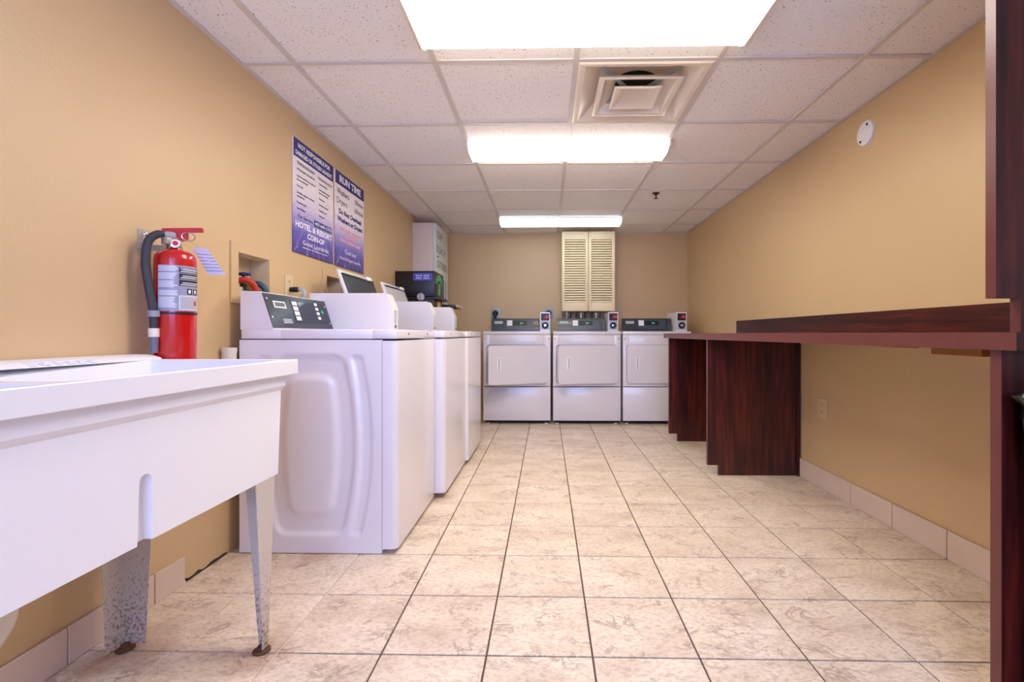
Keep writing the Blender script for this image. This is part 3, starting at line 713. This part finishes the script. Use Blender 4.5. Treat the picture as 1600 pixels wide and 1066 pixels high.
# ------------------------------------------------------------------ utility sink (two bowls, the left one runs out of frame)
def sink():
    t = thing('utility_sink', 'white plastic laundry sink on stained metal legs by the left wall', 'sink', (-1.06, .95, 0))
    cyc = .952
    def ring(x0, x1, h, z):   # symmetric about the middle of the sink
        return [(x0, cyc - h, z), (x1, cyc - h, z), (x1, cyc + h, z), (x0, cyc + h, z)]
    xw = XL + .006
    loops = [ring(xw + .03, -.828, .478, .486), ring(xw + .03, -.828, .478, .487), ring(xw + .02, -.8255, .490, .742), ring(xw + .02, -.816, .4985, .756), ring(xw + .02, -.816, .499, .7885),
             ring(xw, -.798, .534, .789), ring(xw, -.7965, .535, .791), ring(xw, -.7965, .535, .8335), ring(xw, -.7985, .533, .836)]
    mb = MB().rings(loops, True, False); bm = mb.bm
    # top deck with two openings
    top = [v for v in bm.verts if abs(v.co.z - .836) < 1e-5]
    X0, X1, H_ = xw, -.7985, .533
    xs = [X0, X0 + .095, X1 - .042, X1]; ys = [cyc - H_, cyc - H_ + .045, cyc - .022, cyc + .022, cyc + H_ - .045, cyc + H_]
    G = {}
    for i, x in enumerate(xs):
        for j, y in enumerate(ys): G[i, j] = bm.verts.new((x, y, .836 if not (0 < i < 3 and 1 < j < 4) else .816))
    for i in range(3):
        for j in range(5):
            if i == 1 and j in (1, 3): continue
            bm.faces.new((G[i, j], G[i + 1, j], G[i + 1, j + 1], G[i, j + 1]))
    for j in (1, 3):
        q = [G[1, j], G[2, j], G[2, j + 1], G[1, j + 1]]
        cxm = sum(v.co.x for v in q) / 4; cym = sum(v.co.y for v in q) / 4
        prev = q
        for s_, z in ((.985, .806), (.93, .56), (.86, .525)):
            nw = [bm.verts.new((cxm + (v.co.x - cxm) * s_, cym + (v.co.y - cym) * s_, z)) for v in q]
            for k in range(4): bm.faces.new((prev[k], prev[(k + 1) % 4], nw[(k + 1) % 4], nw[k]))
            prev = nw
        bm.faces.new(prev)
    bmesh.ops.remove_doubles(bm, verts=bm.verts, dist=1e-4)
    bmesh.ops.recalc_face_normals(bm, faces=bm.faces)
    tub = part('tub', mb, WHITE_PLA, t)
    # groove in the front skirt between the two bowls
    z0, z1, ya, yb_ = .44, .627, .936, .967; r = (yb_ - ya) / 2; yc_ = (ya + yb_) / 2
    out = [(ya - .004, z0), (yb_ + .002, z0)] + [(yc_ + r * math.cos(k * PI / 10), z1 - r + r * math.sin(k * PI / 10)) for k in range(11)]
    cut = part('cutter', MB().prism(out, 'x', -.846, -.70), WHITE_PLA)
    md = tub.modifiers.new('groove', 'BOOLEAN'); md.operation = 'DIFFERENCE'; md.object = cut; md.solver = 'EXACT'
    bpy.context.view_layer.update(); dg = bpy.context.evaluated_depsgraph_get()
    me = bpy.data.meshes.new_from_object(tub.evaluated_get(dg)); tub.modifiers.clear(); tub.data = me
    me.shade_smooth(); me.set_sharp_from_angle(angle=math.radians(30))
    bpy.data.objects.remove(cut)
    bv = tub.modifiers.new('soft_edges', 'BEVEL'); bv.width = .0025; bv.segments = 2; bv.limit_method = 'ANGLE'; bv.angle_limit = math.radians(40)
    # raised ledge against the wall with soap ribs
    part('back_ledge', MB().prism([(xw, .835), (xw + .094, .835), (xw + .086, .842), (xw + .050, .851), (xw, .852)], 'y', cyc - .533, cyc + .533), WHITE_PLA, t)
    for k in range(6):
        y = 1.10 + k * .030
        part('soap_rib', MB().box(xw + .062, xw + .094, y, y + .017, .838, .8475, .002, 1), WHITE_PLA, t)
    # angle legs that taper to the floor
    for sy in (1, -1):
        for front in (True, False):
            yt, ybm = cyc + sy * .462, cyc + sy * .40
            xt, xbm = (-.829, -.812) if front else (XL + .045, XL + .098); s_ = -1 if front else 1
            aw, bw = .092, .026
            th = .003
            def Lp(z, x, y, w):
                return [(x, y, z), (x + s_ * w, y, z), (x + s_ * w, y - sy * th, z), (x + s_ * th, y - sy * th, z), (x + s_ * th, y - sy * w, z), (x, y - sy * w, z)]
            wb = bw if front else .062
            part('leg', MB().rings([Lp(.012, xbm, ybm, wb), Lp(.49, xt, yt, aw)]), LEG, t)
            fx, fy = xbm + s_ * .012, ybm - sy * .012
            part('foot', MB().lathe((fx, fy, 0), (0, 0, 1), [(.001, 0), (.024, 0), (.024, .004), (.011, .007), (.011, .016), (.001, .016)], 14), RUST, t)
    # drain pipes
    part('drain_pipe', MB().tube([(-1.06, .70, .53), (-1.06, .70, .40), (-1.10, .72, .36), (-1.16, .74, .34), (-1.18, .79, .30), (-1.18, .85, .265), (-1.178, .92, .255), (-1.172, .965, .285), (-1.17, .978, .34), (-1.17, .978, .53)], .031, 14), PVC, t)
    part('drain_nut', MB().lathe((-1.155, .765, .288), (.2, 1, -.35), [(.034, -.02), (.040, -.016), (.040, .016), (.034, .02)], 16), BLACK, t)
    return t
sink()

# ------------------------------------------------------------------ fire extinguisher
def extinguisher():
    cx, cy = -1.251, 1.556; R = .0585
    t = thing('fire_extinguisher', 'red fire extinguisher with black hose hanging on the left wall', 'fire extinguisher', (cx, cy, .80))
    part('cylinder', MB().lathe((cx, cy, .80), (0, 0, 1), [(.001, 0), (.050, 0), (.056, .006), (R, .016), (R, .362), (.0565, .376), (.050, .387), (.036, .395), (.022, .399), (.020, .405), (.001, .405)], 40), RED, t)
    def cyl(a, z, r=R): return (cx + r * math.cos(a), cy + r * math.sin(a), z)
    def patch(name, a0, a1, z0, z1, m, par, lift=.0006, n=20):
        mb = MB(); lo = [cyl(a0 + (a1 - a0) * k / n, z0, R + lift) for k in range(n + 1)]; hi = [cyl(a0 + (a1 - a0) * k / n, z1, R + lift) for k in range(n + 1)]
        A = [mb.bm.verts.new(p) for p in lo]; B = [mb.bm.verts.new(p) for p in hi]
        for k in range(n): mb.bm.faces.new((A[k], A[k + 1], B[k + 1], B[k]))
        return part(name, mb, m, par, sharp=80)
    D = math.radians
    lab = patch('label', D(-101), D(42), .992, 1.142, plain('label_silver', srgb(150, 152, 172), .35), t)
    # printed lines and panels
    random.seed(5); z = 1.136
    while z > 1.0:
        if random.random() < .86: patch('print_line', D(-99), D(-99 + random.uniform(42, 54)), z, z + .0022, INK_WHITE, lab, .0009, 8)
        z -= .0044
    for z0, z1 in ((1.119, 1.135), (1.098, 1.116), (1.075, 1.095)):
        patch('print_panel', D(-42), D(40), z0, z1, INK, lab, .0009)
        for k in range(2): patch('print_line', D(-38 + 5 * k), D(20 + 10 * k), z0 + .003 + k * .006, z0 + .0055 + k * .006, INK_WHITE, lab, .0013, 10)
    def warp(X, Y): return Vector(cyl(D(-38) + X / R, 1.129 + Y, R + .0013))
    text('INSTRUCTIONS', INK_WHITE, lab, (0, 0, 0), XI, ZI, .005, .062, warp=warp)
    for k in range(3): patch('print_panel', D(-20 + 22 * k), D(-3 + 22 * k), 1.048, 1.067, INK, lab, .0009, 6)
    for k in range(3): patch('print_line', D(-16 + 22 * k), D(-8 + 22 * k), 1.052, 1.063, INK_WHITE, lab, .0013, 4)
    patch('print_panel', D(-42), D(40), .996, 1.043, INK_WHITE, lab, .0009)
    patch('print_panel', D(-40), D(38), .998, 1.041, plain('label_grey', srgb(176, 174, 184), .4), lab, .0012)
    patch('print_mark', D(4), D(16), 1.012, 1.026, RED_LEV, lab, .0015, 6)
    part('band', MB().lathe((cx, cy, .981), (0, 0, 1), [(R, 0), (R + .0022, 0), (R + .0022, .007), (R, .007)], 40), BLACK, t)
    # valve head: body, lower handle, squeeze lever, gauge
    zt = 1.205
    part('valve_body', MB().lathe((cx, cy, zt - .004), (0, 0, 1), [(.001, 0), (.019, 0), (.020, .010), (.015, .012), (.015, .040), (.001, .040)], 18).box(cx - .012, cx + .010, cy - .046, cy + .012, zt + .006, zt + .030, .003), STEEL, t)
    # the lever points along the wall and out into the room
    a = math.radians(18); ux, uy = math.cos(a), math.sin(a); vx, vy = -uy, ux
    def bar(x0, x1, w, z0a, z0b, th):   # along u, sloping
        pts = []
        def P(l, s_, z): return (cx + ux * l + vx * s_, cy + uy * l + vy * s_, z)
        return MB().rings([[P(x0, -w, z0a), P(x0, w, z0a), P(x0, w, z0a + th), P(x0, -w, z0a + th)], [P(x1, -w, z0b), P(x1, w, z0b), P(x1, w, z0b + th), P(x1, -w, z0b + th)]])
    part('squeeze_lever', bar(-.030, .078, .012, zt + .052, zt + .060, .012), RED_LEV, t)
    part('carry_handle', bar(-.022, .034, .011, zt + .014, zt + .030, .034), RED_LEV, t)
    part('lever_cheek', MB().prism([(cx - .034, zt + .030), (cx - .020, zt + .030), (cx - .012, zt + .064), (cx - .036, zt + .064)], 'y', cy - .014, cy + .010), RED_LEV, t)
    gd = Vector((.62, -.78, .1)).normalized(); gc = Vector((cx, cy, zt + .010)) + gd * .022
    part('gauge', MB().lathe(gc, gd, [(0, -.008), (.012, -.008), (.016, -.002), (.016, .006), (.0135, .007), (0, .0068)], 20), CHROME, t)
    part('gauge_face', MB().lathe(gc + gd * .0068, gd, [(0, 0), (.013, 0), (.013, .0008), (0, .0008)], 20), PAPER, t)
    part('gauge_mark', MB().lathe(gc + gd * .0076, gd, [(0, 0), (.008, 0), (.008, .0004), (0, .0004)], 14), RED_LEV, t)
    pc = Vector((cx + .040, cy + .006, zt + .040))
    part('pull_ring', MB().tube([pc + Vector((.018 * math.cos(k * PI / 8) * .8, .018 * math.cos(k * PI / 8) * .6, .014 * math.sin(k * PI / 8))) for k in range(17)], .0018, 6, 0), CHROME, t)
    # inspection tag on a string
    q = [Vector((cx + .030, cy + .034, zt + .012)), Vector((cx + .066, cy + .058, zt + .010)), Vector((cx + .104, cy + .098, zt - .078)), Vector((cx + .058, cy + .074, zt - .080))]
    mb = MB().rings([[p for p in q], [p + Vector((.0006, -.0008, 0)) for p in q]])
    tg = part('inspection_tag', mb, plain('tag_paper', srgb(206, 200, 222), .7), t)
    for k in range(7):
        f0 = .12 + k * .12
        e0, e1 = q[0].lerp(q[3], f0), q[1].lerp(q[2], f0); off = Vector((.0011, -.0014, 0))
        part('print_line', MB().quad(e0 + off, e1 + off, e1 + off + Vector((0, 0, -.0016)), e0 + off + Vector((0, 0, -.0016))), INK_BLUE if k else INK_RED, tg)
    part('tag_string', MB().tube([(cx + .03, cy + .004, zt + .034), (cx + .040, cy + .02, zt + .024), (cx + .048, cy + .045, zt + .010)], .0012, 6), BRASS, t)
    # hose
    hp = [(cx - .006, cy - .030, zt + .038), (cx - .020, cy - .052, zt + .036), (cx - .034, cy - .070, zt + .006), (cx - .036, cy - .076, zt - .06), (cx - .028, cy - .072, zt - .14), (cx - .020, cy - .066, zt - .21), (cx - .018, cy - .065, zt - .255)]
    part('hose', MB().tube(hp, .0125, 14, 6), RUBBER, t)
    part('hose_fitting', MB().lathe(hp[0], (-.35, -.9, -.05), [(.001, -.022), (.014, -.022), (.014, -.006), (.012, .010), (.001, .010)], 12), GREY_PLA, t)
    hx, hy = cx - .018, cy - .065
    part('hose_collar', MB().lathe((hx, hy, zt - .298), (0, 0, 1), [(.001, 0), (.0145, 0), (.015, .028), (.001, .028)], 14), PVC, t)
    part('nozzle', MB().lathe((hx + .001, hy, .856), (0, 0, 1), [(.001, 0), (.0105, 0), (.012, .051), (.001, .052)], 14), plain('nozzle_grey', srgb(104, 108, 128), .5), t)
    part('hose_stub', MB().lathe((hx, hy, zt - .271), (0, 0, 1), [(.001, 0), (.012, 0), (.012, .03), (.001, .03)], 14), RUBBER, t)
    part('hose_clip', MB().lathe((hx, hy, .972), (0, 0, 1), [(.0125, 0), (.0165, 0), (.0165, .020), (.0125, .020)], 16).box(hx + .012, cx - .030, hy + .004, hy + .016, .974, .990, .001, 1), GREY_PLA, t)
    br = part('wall_bracket', MB().box(XL, XL + .004, cy - .052, cy - .002, 1.196, 1.262, .001, 1).box(XL, XL + .064, cy - .012, cy - .006, 1.196, 1.214), STEEL, t)
    part('screw', MB().lathe((XL + .004, cy - .026, 1.247), (1, 0, 0), [(0, 0), (.007, 0), (.005, .004), (0, .005)], 10), CHROME, br)
extinguisher()

# ------------------------------------------------------------------ recessed valve boxes, hoses and small outlets on the left wall
def valve_box(label, n, oy0, oy1, oz0, oz1):
    y0, y1, z0, z1 = n
    t = thing('valve_box', label, 'valve box', (XL, (y0 + y1) / 2, oz0), 'recessed washer valve boxes')
    d = XL - .088
    part('recess', MB().box(d - .006, d, y0 + .0005, y1 - .0005, z0 + .0005, z1 - .0005).box(d, XL - .001, y0 + .0005, y0 + .003, z0 + .0005, z1 - .0005).box(d, XL - .001, y1 - .003, y1 - .0005, z0 + .0005, z1 - .0005)
         .box(d, XL - .001, y0 + .003, y1 - .003, z0 + .0005, z0 + .003).box(d, XL - .001, y0 + .003, y1 - .003, z1 - .003, z1 - .0005), NICHE, t)
    part('trim_frame', MB().box(XL, XL + .007, oy0, y0, oz0, oz1, .002, 1).box(XL, XL + .007, y1, oy1, oz0, oz1, .002, 1).box(XL + .0004, XL + .0068, y0 - .002, y1 + .002, oz0, z0, .002, 1).box(XL + .0004, XL + .0068, y0 - .002, y1 + .002, z1, oz1, .002, 1), WALL, t)
    return t
v1 = valve_box('recessed valve box in the left wall above the nearest washer', N1, 1.950, 2.262, 1.046, 1.312)
v2 = valve_box('empty recessed box in the left wall behind the middle washer', N2, 2.760, 3.072, 1.046, 1.312)
part('valve_body', MB().box(XL - .062, XL - .016, 2.055, 2.185, 1.085, 1.118, .006).lathe((XL - .04, 2.10, 1.115), (0, 0, 1), [(.014, 0), (.014, .03), (.006, .032), (.006, .07), (.001, .07)], 12), BLACK_MET, v1)
part('brass_fitting', MB().lathe((XL - .03, 2.142, 1.112), (0, 0, 1), [(.001, 0), (.018, 0), (.018, .035), (.012, .042), (.001, .042)], 10), BRASS, v1)
hnd = MB().lathe((XL - .04, 2.10, 1.180), (0, 0, 1), [(.001, 0), (.012, 0), (.012, .014), (.001, .016)], 12)
for k in range(5):
    a = k * 2 * PI / 5 + .3; hnd.lathe((XL - .04 + .022 * math.cos(a), 2.10 + .022 * math.sin(a), 1.182), (0, 0, 1), [(.001, 0), (.0105, 0), (.0105, .011), (.001, .012)], 8)
part('valve_handle', hnd, BLUE_VALVE, v1)
part('white_stub', MB().box(XL - .03, XL - .008, 2.012, 2.05, 1.080, 1.125, .004), CREAM_PLA, v1)
part('washer_hose', MB().tube([(XL - .046, 2.028, 1.120), (XL - .030, 2.036, 1.146), (XL + .002, 2.050, 1.156), (XL + .022, 2.076, 1.135), (XL + .026, 2.092, 1.08), (XL + .026, 2.096, .98)], .0135, 12), RED_HOSE, v1, label='red rubber hose')
part('washer_hose', MB().tube([(XL - .040, 2.142, 1.125), (XL - .024, 2.146, 1.146), (XL + .004, 2.152, 1.146), (XL + .024, 2.160, 1.120), (XL + .026, 2.164, 1.06), (XL + .026, 2.166, .98)], .0135, 12), TEAL_HOSE, v1, label='dark teal rubber hose')

def wall_outlet(name, label, x, s_, yc, zc, w, h):
    t = thing(name, label, 'outlet', (x, yc, zc - h / 2))
    a, b_ = sorted((x, x + s_ * .005))
    part('plate', MB().box(a, b_, yc - w / 2, yc + w / 2, zc - h / 2, zc + h / 2, .0015, 1), CREAM_PLA, t)
    for dz in (.022, -.022):
        a, b_ = sorted((x + s_ * .005, x + s_ * .0068))
        part('socket', MB().box(a, b_, yc - .016, yc + .016, zc + dz - .014, zc + dz + .014, .001, 1), CREAM_PLA, t)
        a, b_ = sorted((x + s_ * .0068, x + s_ * .0074))
        part('slots', MB().box(a, b_, yc - .007, yc - .005, zc + dz - .002, zc + dz + .008).box(a, b_, yc + .005, yc + .007, zc + dz - .002, zc + dz + .008).box(a, b_, yc - .002, yc + .002, zc + dz - .010, zc + dz - .006), GAP, t)
    return t
wall_outlet('wall_outlet', 'cream double outlet on the right wall below the counter', XR, -1, 2.815, .473, .078, .120)
pc = wall_outlet('wall_outlet', 'cream outlet with a black plug on the left wall between the valve boxes', XL, 1, 2.398, 1.162, .072, .115)
part('plug', MB().lathe((XL + .0078, 2.404, 1.146), (1, 0, 0), [(.001, 0), (.013, 0), (.014, .036), (.010, .044), (.001, .044)], 12), BLACK, pc)
part('cord', MB().tube([(XL + .046, 2.404, 1.146), (XL + .070, 2.404, 1.147), (XL + .080, 2.406, 1.128), (XL + .070, 2.412, 1.112), (XL + .040, 2.422, 1.101), (XL + .024, 2.425, 1.06), (XL + .024, 2.43, .99)], .0085, 10), LIGHT_GREY, pc)
part('drain_cuff', MB().lathe((XL + .0285, 1.904, .770), (0, 0, 1), [(.001, 0), (.026, 0), (.027, .070), (.0285, .074), (.0285, .090), (.024, .090), (.024, .02), (.001, .02)], 20), PVC, label='short white plastic drain cuff on the wall beside the nearest washer', cat='pipe')

# ------------------------------------------------------------------ printed notices
def notice(label, y0, w, z0, h, m, name):
    t = thing(name, label, 'sign', (XL, y0 + w / 2, z0), 'laundry notices on the left wall')
    part('panel', MB().box(XL + .0005, XL + .007, y0, y0 + w, z0, z0 + h, .001, 1), m, t)
    return t
SX = XL + .0072
def wline(t, y0, y1, z, h, m):   # a run of print too small to read
    part('print_line', MB().quad((SX + .0006, y0, z), (SX + .0006, y1, z), (SX + .0006, y1, z + h), (SX + .0006, y0, z + h)), m, t)
W1, H1 = .457, .606
s1 = notice('blue and white laundry notice headed not responsible for stolen laundry', 2.433, W1, 1.350, H1, make_sign('notice_print_left', H1), 'notice')
def T1(s, fy, z, h, m, w=None, al='L', bold=0.0, t=s1, y0=2.433, W=W1): return text(s, m, t, (SX, y0 + fy * W, z), XI, ZI, h, w, al, bold, lift=.0012)
HEAD = plain('header_blue', srgb(48, 44, 122), .5); NUMB = plain('number_blue', srgb(44, 62, 128), .5)
part('header_band', MB().box(XL + .007, XL + .0076, 2.434, 2.889, 1.858, 1.955), HEAD, s1)
T1('NOT RESPONSIBLE FOR', .5, 1.913, .024, INK_WHITE, .37, 'C', .035)
T1('DAMAGED OR STOLEN LAUNDRY', .5, 1.872, .022, INK_WHITE, .42, 'C', .035)
T1('Washing Instructions', .07, 1.828, .013, INK, .19, 'L', .01); wline(s1, 2.465, 2.655, 1.8235, .0014, INK)
T1('Drying Instructions', .58, 1.820, .013, INK, .17, 'L', .01); wline(s1, 2.698, 2.868, 1.8155, .0014, INK)
for s, z, w in (('Add detergent into wash tub', 1.793, .19), ('Load dry clothes into wash tub', 1.757, .20), ('(do not overload)', 1.738, .115), ('Close Lid', 1.704, .062), ('Set fabric selector and start', 1.668, .19), ('temperature', 1.649, .08), ('Deposit coins', 1.616, .10), ('Start Washer', 1.583, .09)):
    T1(s, .07, z, .0112, INK, w, 'L', .02)
for s, z, w in (('Clean Lint Filter', 1.787, .105), ('Load washed clothes', 1.753, .135), ('(do not overload)', 1.734, .11), ('Close Door', 1.700, .07), ('Set fabric selector', 1.665, .12), ('Deposit coins', 1.632, .095), ('Push Start', 1.599, .065)):
    T1(s, .60, z, .0112, INK, w, 'L', .02)
T1('For Service', .10, 1.540, .019, INK, .155, 'L', .006)
part('number_band', MB().box(XL + .007, XL + .0076, 2.652, 2.868, 1.531, 1.567), NUMB, s1)
T1('407-649-1775', .715, 1.540, .0185, INK_WHITE, .20, 'C', .012)
T1('HOTEL & RESORT', .5, 1.490, .030, INK_WHITE, .42, 'C', .035)
T1('COIN-OP', .53, 1.444, .029, INK_WHITE, .20, 'C', .035)
T1('Guest Laundries', .53, 1.404, .024, INK_WHITE, .30, 'C', .006)
for a, b_ in ((.20, .40), (.42, .46), (.48, .66), (.68, .83)): wline(s1, 2.433 + a * W1, 2.433 + b_ * W1, 1.386, .0035, INK_WHITE)
s2 = notice('blue and white run time notice for washers and dryers', 2.920, W1, 1.350, H1, make_sign('notice_print_right', H1), 'notice')
def T2(*a, **k): return T1(*a, t=s2, y0=2.920, **k)
part('header_band', MB().box(XL + .007, XL + .0076, 2.921, 3.376, 1.872, 1.955), HEAD, s2)
T2('RUN TIME', .5, 1.894, .042, INK_WHITE, .34, 'C', .04)
T2('Washers', .05, 1.812, .038, INK, .18); T2('30min', .96, 1.812, .034, INK, .14, 'R')
T2('Dryers', .05, 1.752, .038, INK, .15); T2('60min', .96, 1.752, .034, INK, .14, 'R')
T2('Do Not Overload', .5, 1.690, .031, INK_BLUE, .36, 'C', .035)
T2('Washers or Dryers', .5, 1.640, .031, INK_BLUE, .40, 'C', .035)
for z, seg in ((1.588, ((.14, .30), (.33, .52), (.55, .86))), (1.552, ((.30, .48), (.51, .70))), (1.515, ((.14, .34), (.37, .66), (.69, .86)))):
    for a, b_ in seg: wline(s2, 2.920 + a * W1, 2.920 + b_ * W1, z, .018, INK_RED)
T2('Thank you!', .5, 1.444, .026, INK_WHITE, .19, 'C', .004)
T2('Hotel & Resort Laundry', .5, 1.400, .020, INK_WHITE, .33, 'C', .004)

# ------------------------------------------------------------------ soap vendor and change machine
sv = thing('soap_dispenser', 'tall white wall vending cabinet lettered soap bleach softeners', 'dispenser', (-1.22, 4.91, 1.15))
x0, x1, y0, y1, z0, z1 = XL + .001, -1.098, 4.627, 5.19, 1.165, 2.018
part('case', MB().box(x0, x1 - .03, y0, y1, z0, z1, .003), plain('vendor_side', srgb(220, 206, 198), .4), sv)
part('front_door', MB().box(x1 - .029, x1, y0 + .001, y1 - .001, z0, z1 - .002, .004), plain('vendor_front', srgb(214, 222, 216), .35), sv)
for s, z, w in (('SOAP', 1.880, .24), ('BLEACH', 1.735, .36), ('SOFTENERS', 1.585, .455)):
    text(s, INK, sv, (x1, y0 + .035, z), XI, ZI, .075, w, 'L', .0)
part('lock', MB().lathe((x1, y0 + .06, 1.690), (1, 0, 0), [(0, 0), (.010, 0), (.010, .006), (0, .006)], 10), GAP, sv)
for k in range(4):
    ya = y0 + .12 + k * .10; zt = 1.51 - k * .012
    part('product_label', MB().box(x1, x1 + .0008, ya, ya + .045, zt - .26, zt), plain('product_blue', srgb(120, 124, 176), .5) if k % 2 == 0 else plain('product_violet', srgb(150, 146, 190), .5), sv)
ct = part('coin_tray', MB().box(x1 + .0005, x1 + .19, y0 + .02, y0 + .36, 1.178, 1.206, .004), BLACK, sv)
for k in range(4):
    part('coin_slide', MB().lathe((x1 + .19, y0 + .055 + k * .09, 1.194), (1, 0, 0), [(0, 0), (.014, 0), (.014, .012), (.011, .015), (0, .015)], 12), CREAM_PLA, ct)

cm = thing('change_machine', 'black metal change machine with a green emblem beside the soap cabinet', 'change machine', (-1.16, 4.27, 1.13))
x0, x1, y0, y1 = XL + .001, -.985, 4.10, 4.45
part('body', MB().box(x0, x1, y0, y1, 1.245, 1.470, .004), BLACK_MET, cm)
part('hood', MB().box(x0, x1 + .035, y0 + .012, y1 + .03, 1.222, 1.2445, .004), BLACK_MET, cm)
part('lower_body', MB().box(x0, x1 - .006, y0 + .006, y1 - .01, 1.06, 1.2215, .004), BLACK_MET, cm)
part('lock', MB().lathe((-1.105, y0, 1.242), (0, -1, 0), [(.001, -.002), (.036, -.002), (.036, .012), (.030, .018), (.001, .019)], 24), CHROME, cm)
bs = part('sticker', MB().box(-1.175, -1.005, y0 - .0012, y0, 1.385, 1.452), BLUE, cm)
part('sticker_border', MB().box(-1.169, -1.011, y0 - .0016, y0 - .0012, 1.391, 1.446), plain('sticker_pale', srgb(120, 126, 210), .5), bs)
part('sticker_field', MB().box(-1.165, -1.015, y0 - .0020, y0 - .0016, 1.395, 1.442), BLUE, bs)
for z, seg in ((1.421, ((-1.152, -1.118), (-1.112, -1.092), (-1.082, -1.030))), (1.400, ((-1.152, -1.100), (-1.085, -1.030)))):
    for a, b_ in seg: part('print_line', MB().box(a, b_, y0 - .0024, y0 - .0020, z, z + .014), plain('sticker_print', srgb(160, 166, 230), .5), bs)
yc_ = (y0 + y1) / 2
arc = [(yc_ + .13 * math.cos(a), 1.365 + .085 * math.sin(a)) for a in [PI * (k / 12) for k in range(13)]] + [(yc_ + .085 * math.cos(a), 1.362 + .040 * math.sin(a)) for a in [PI * (1 - k / 12) for k in range(13)]]
part('emblem_arch', MB().prism(arc, 'x', x1, x1 + .0015), GREEN, cm)
em = [(-.050, .0), (.050, 0), (.036, .022), (.060, .045), (.030, .062), (.036, .085), (.012, .112), (-.012, .112), (-.036, .085), (-.030, .062), (-.060, .045), (-.036, .022)]
part('emblem_figure', MB().prism([(yc_ + a, 1.268 + b_) for a, b_ in em], 'x', x1, x1 + .0015), GREEN, cm)
part('warning_sticker', MB().box(x1 - .006, x1 - .0045, y0 + .13, y0 + .25, 1.145, 1.212), YELLOW, cm)
part('coin_return', MB().box(x1 - .006, x1 + .014, y0 + .03, y0 + .10, 1.09, 1.15, .004), LIGHT_GREY, cm)

# ------------------------------------------------------------------ folding counter on the right
fc = thing('folding_counter', 'long dark mahogany laminate folding counter along the right wall', 'counter', (1.33, 2.6, 0))
part('worktop', MB().box(1.032, XR - .001, 1.05, 4.16, .8795, .9205), WOOD_Y, fc)
part('edge_band', MB().box(1.030, 1.0318, 1.0505, 4.1595, .8798, .9208), WOOD_EDGE_LIT, fc, label='edge banding with room light painted into its paler colour')
part('backsplash', MB().box(XR - .022, XR - .0015, 1.142, 4.03, .921, 1.027), WOOD_Y, fc)
def support(ya, yb_, notch=True):
    p = [(1.043, .879), (1.043, .066), (1.113, .066), (1.113, .0008), (XR - .012, .0008), (XR - .012, .12), (XR - .001, .12), (XR - .001, .879)] if notch else \
        [(1.047, .879), (1.047, .0008), (XR - .012, .0008), (XR - .012, .12), (XR - .001, .12), (XR - .001, .879)]
    s_ = part('support_panel', MB().prism(p, 'y', ya, yb_), WOOD_Z, fc)
    if notch: part('edge_band', MB().box(1.0415, 1.0428, ya + .0005, yb_ - .0005, .067, .8785), WOOD_EDGE_LIT, s_)
    else: part('edge_band', MB().box(1.0452, 1.0468, ya + .0005, yb_ - .0005, .001, .8785), WOOD_EDGE_LIT, s_)
support(3.062, 3.087); support(4.022, 4.047); support(1.100, 1.128, False)
part('wall_cleat', MB().box(XR - .034, XR - .001, 1.76, 1.99, .832, .879, .002, 1), WOOD_CLEAT, fc)
part('wall_cleat', MB().box(XR - .034, XR - .001, 2.09, 2.28, .855, .879, .002, 1), WOOD_CLEAT, fc)
part('scribe_strip', MB().box(XR - .022, XR - .0125, 3.044, 3.0615, .001, .85), WOOD_Z, fc)

# tall end panel standing on the counter
tp = thing('tall_end_panel', 'tall dark mahogany end panel rising from the counter at the right edge', 'panel', (1.33, 1.127, .9215))
part('panel', MB().prism([(1.047, 2.082), (1.047, 1.001), (1.104, 1.001), (1.104, .9212), (XR - .001, .9212), (XR - .001, 2.082)], 'y', 1.113, 1.140), WOOD_Z, tp)
part('edge_band', MB().box(1.0452, 1.0468, 1.1135, 1.1395, 1.0015, 2.0815), WOOD_EDGE_LIT, tp)
part('edge_band', MB().box(1.1022, 1.1038, 1.1135, 1.1395, .9215, 1.0005), WOOD_EDGE_LIT, tp)

# ------------------------------------------------------------------ black bin under the counter end
def bin_():
    t = thing('trash_can', 'tall black trash can with a bin bag under the counter end', 'trash can', (1.27, .90, 0))
    def rr(hw, hd, z, r=.05, n=5, j=0.0):
        o = []
        for sx, sy, a0 in ((1, 1, 0), (-1, 1, PI / 2), (-1, -1, PI), (1, -1, 1.5 * PI)):
            for k in range(n + 1):
                a = a0 + k * PI / 2 / n
                q = 1 + random.uniform(-j, j)
                o.append((1.27 + (sx * (hw - r) + r * math.cos(a)) * q, .90 + (sy * (hd - r) + r * math.sin(a)) * q, z + random.uniform(-j, j) * .25))
        return o
    part('bin_body', MB().rings([rr(.175, .145, .001), rr(.18, .15, .01), rr(.208, .176, .725), rr(.216, .184, .730), rr(.216, .184, .752), rr(.200, .170, .752), rr(.170, .14, .02)], True, True), BLACK, t)
    random.seed(11)
    part('bin_bag', MB().rings([rr(.218, .185, .655, j=.012), rr(.2195, .187, .69, j=.012), rr(.222, .189, .725, j=.010), rr(.222, .189, .750, j=.02), rr(.230, .196, .775, j=.025), rr(.216, .186, .790, j=.03), rr(.198, .168, .765, j=.02), rr(.185, .155, .66, j=.03)], False, False), BAG, t, sharp=25)
bin_()
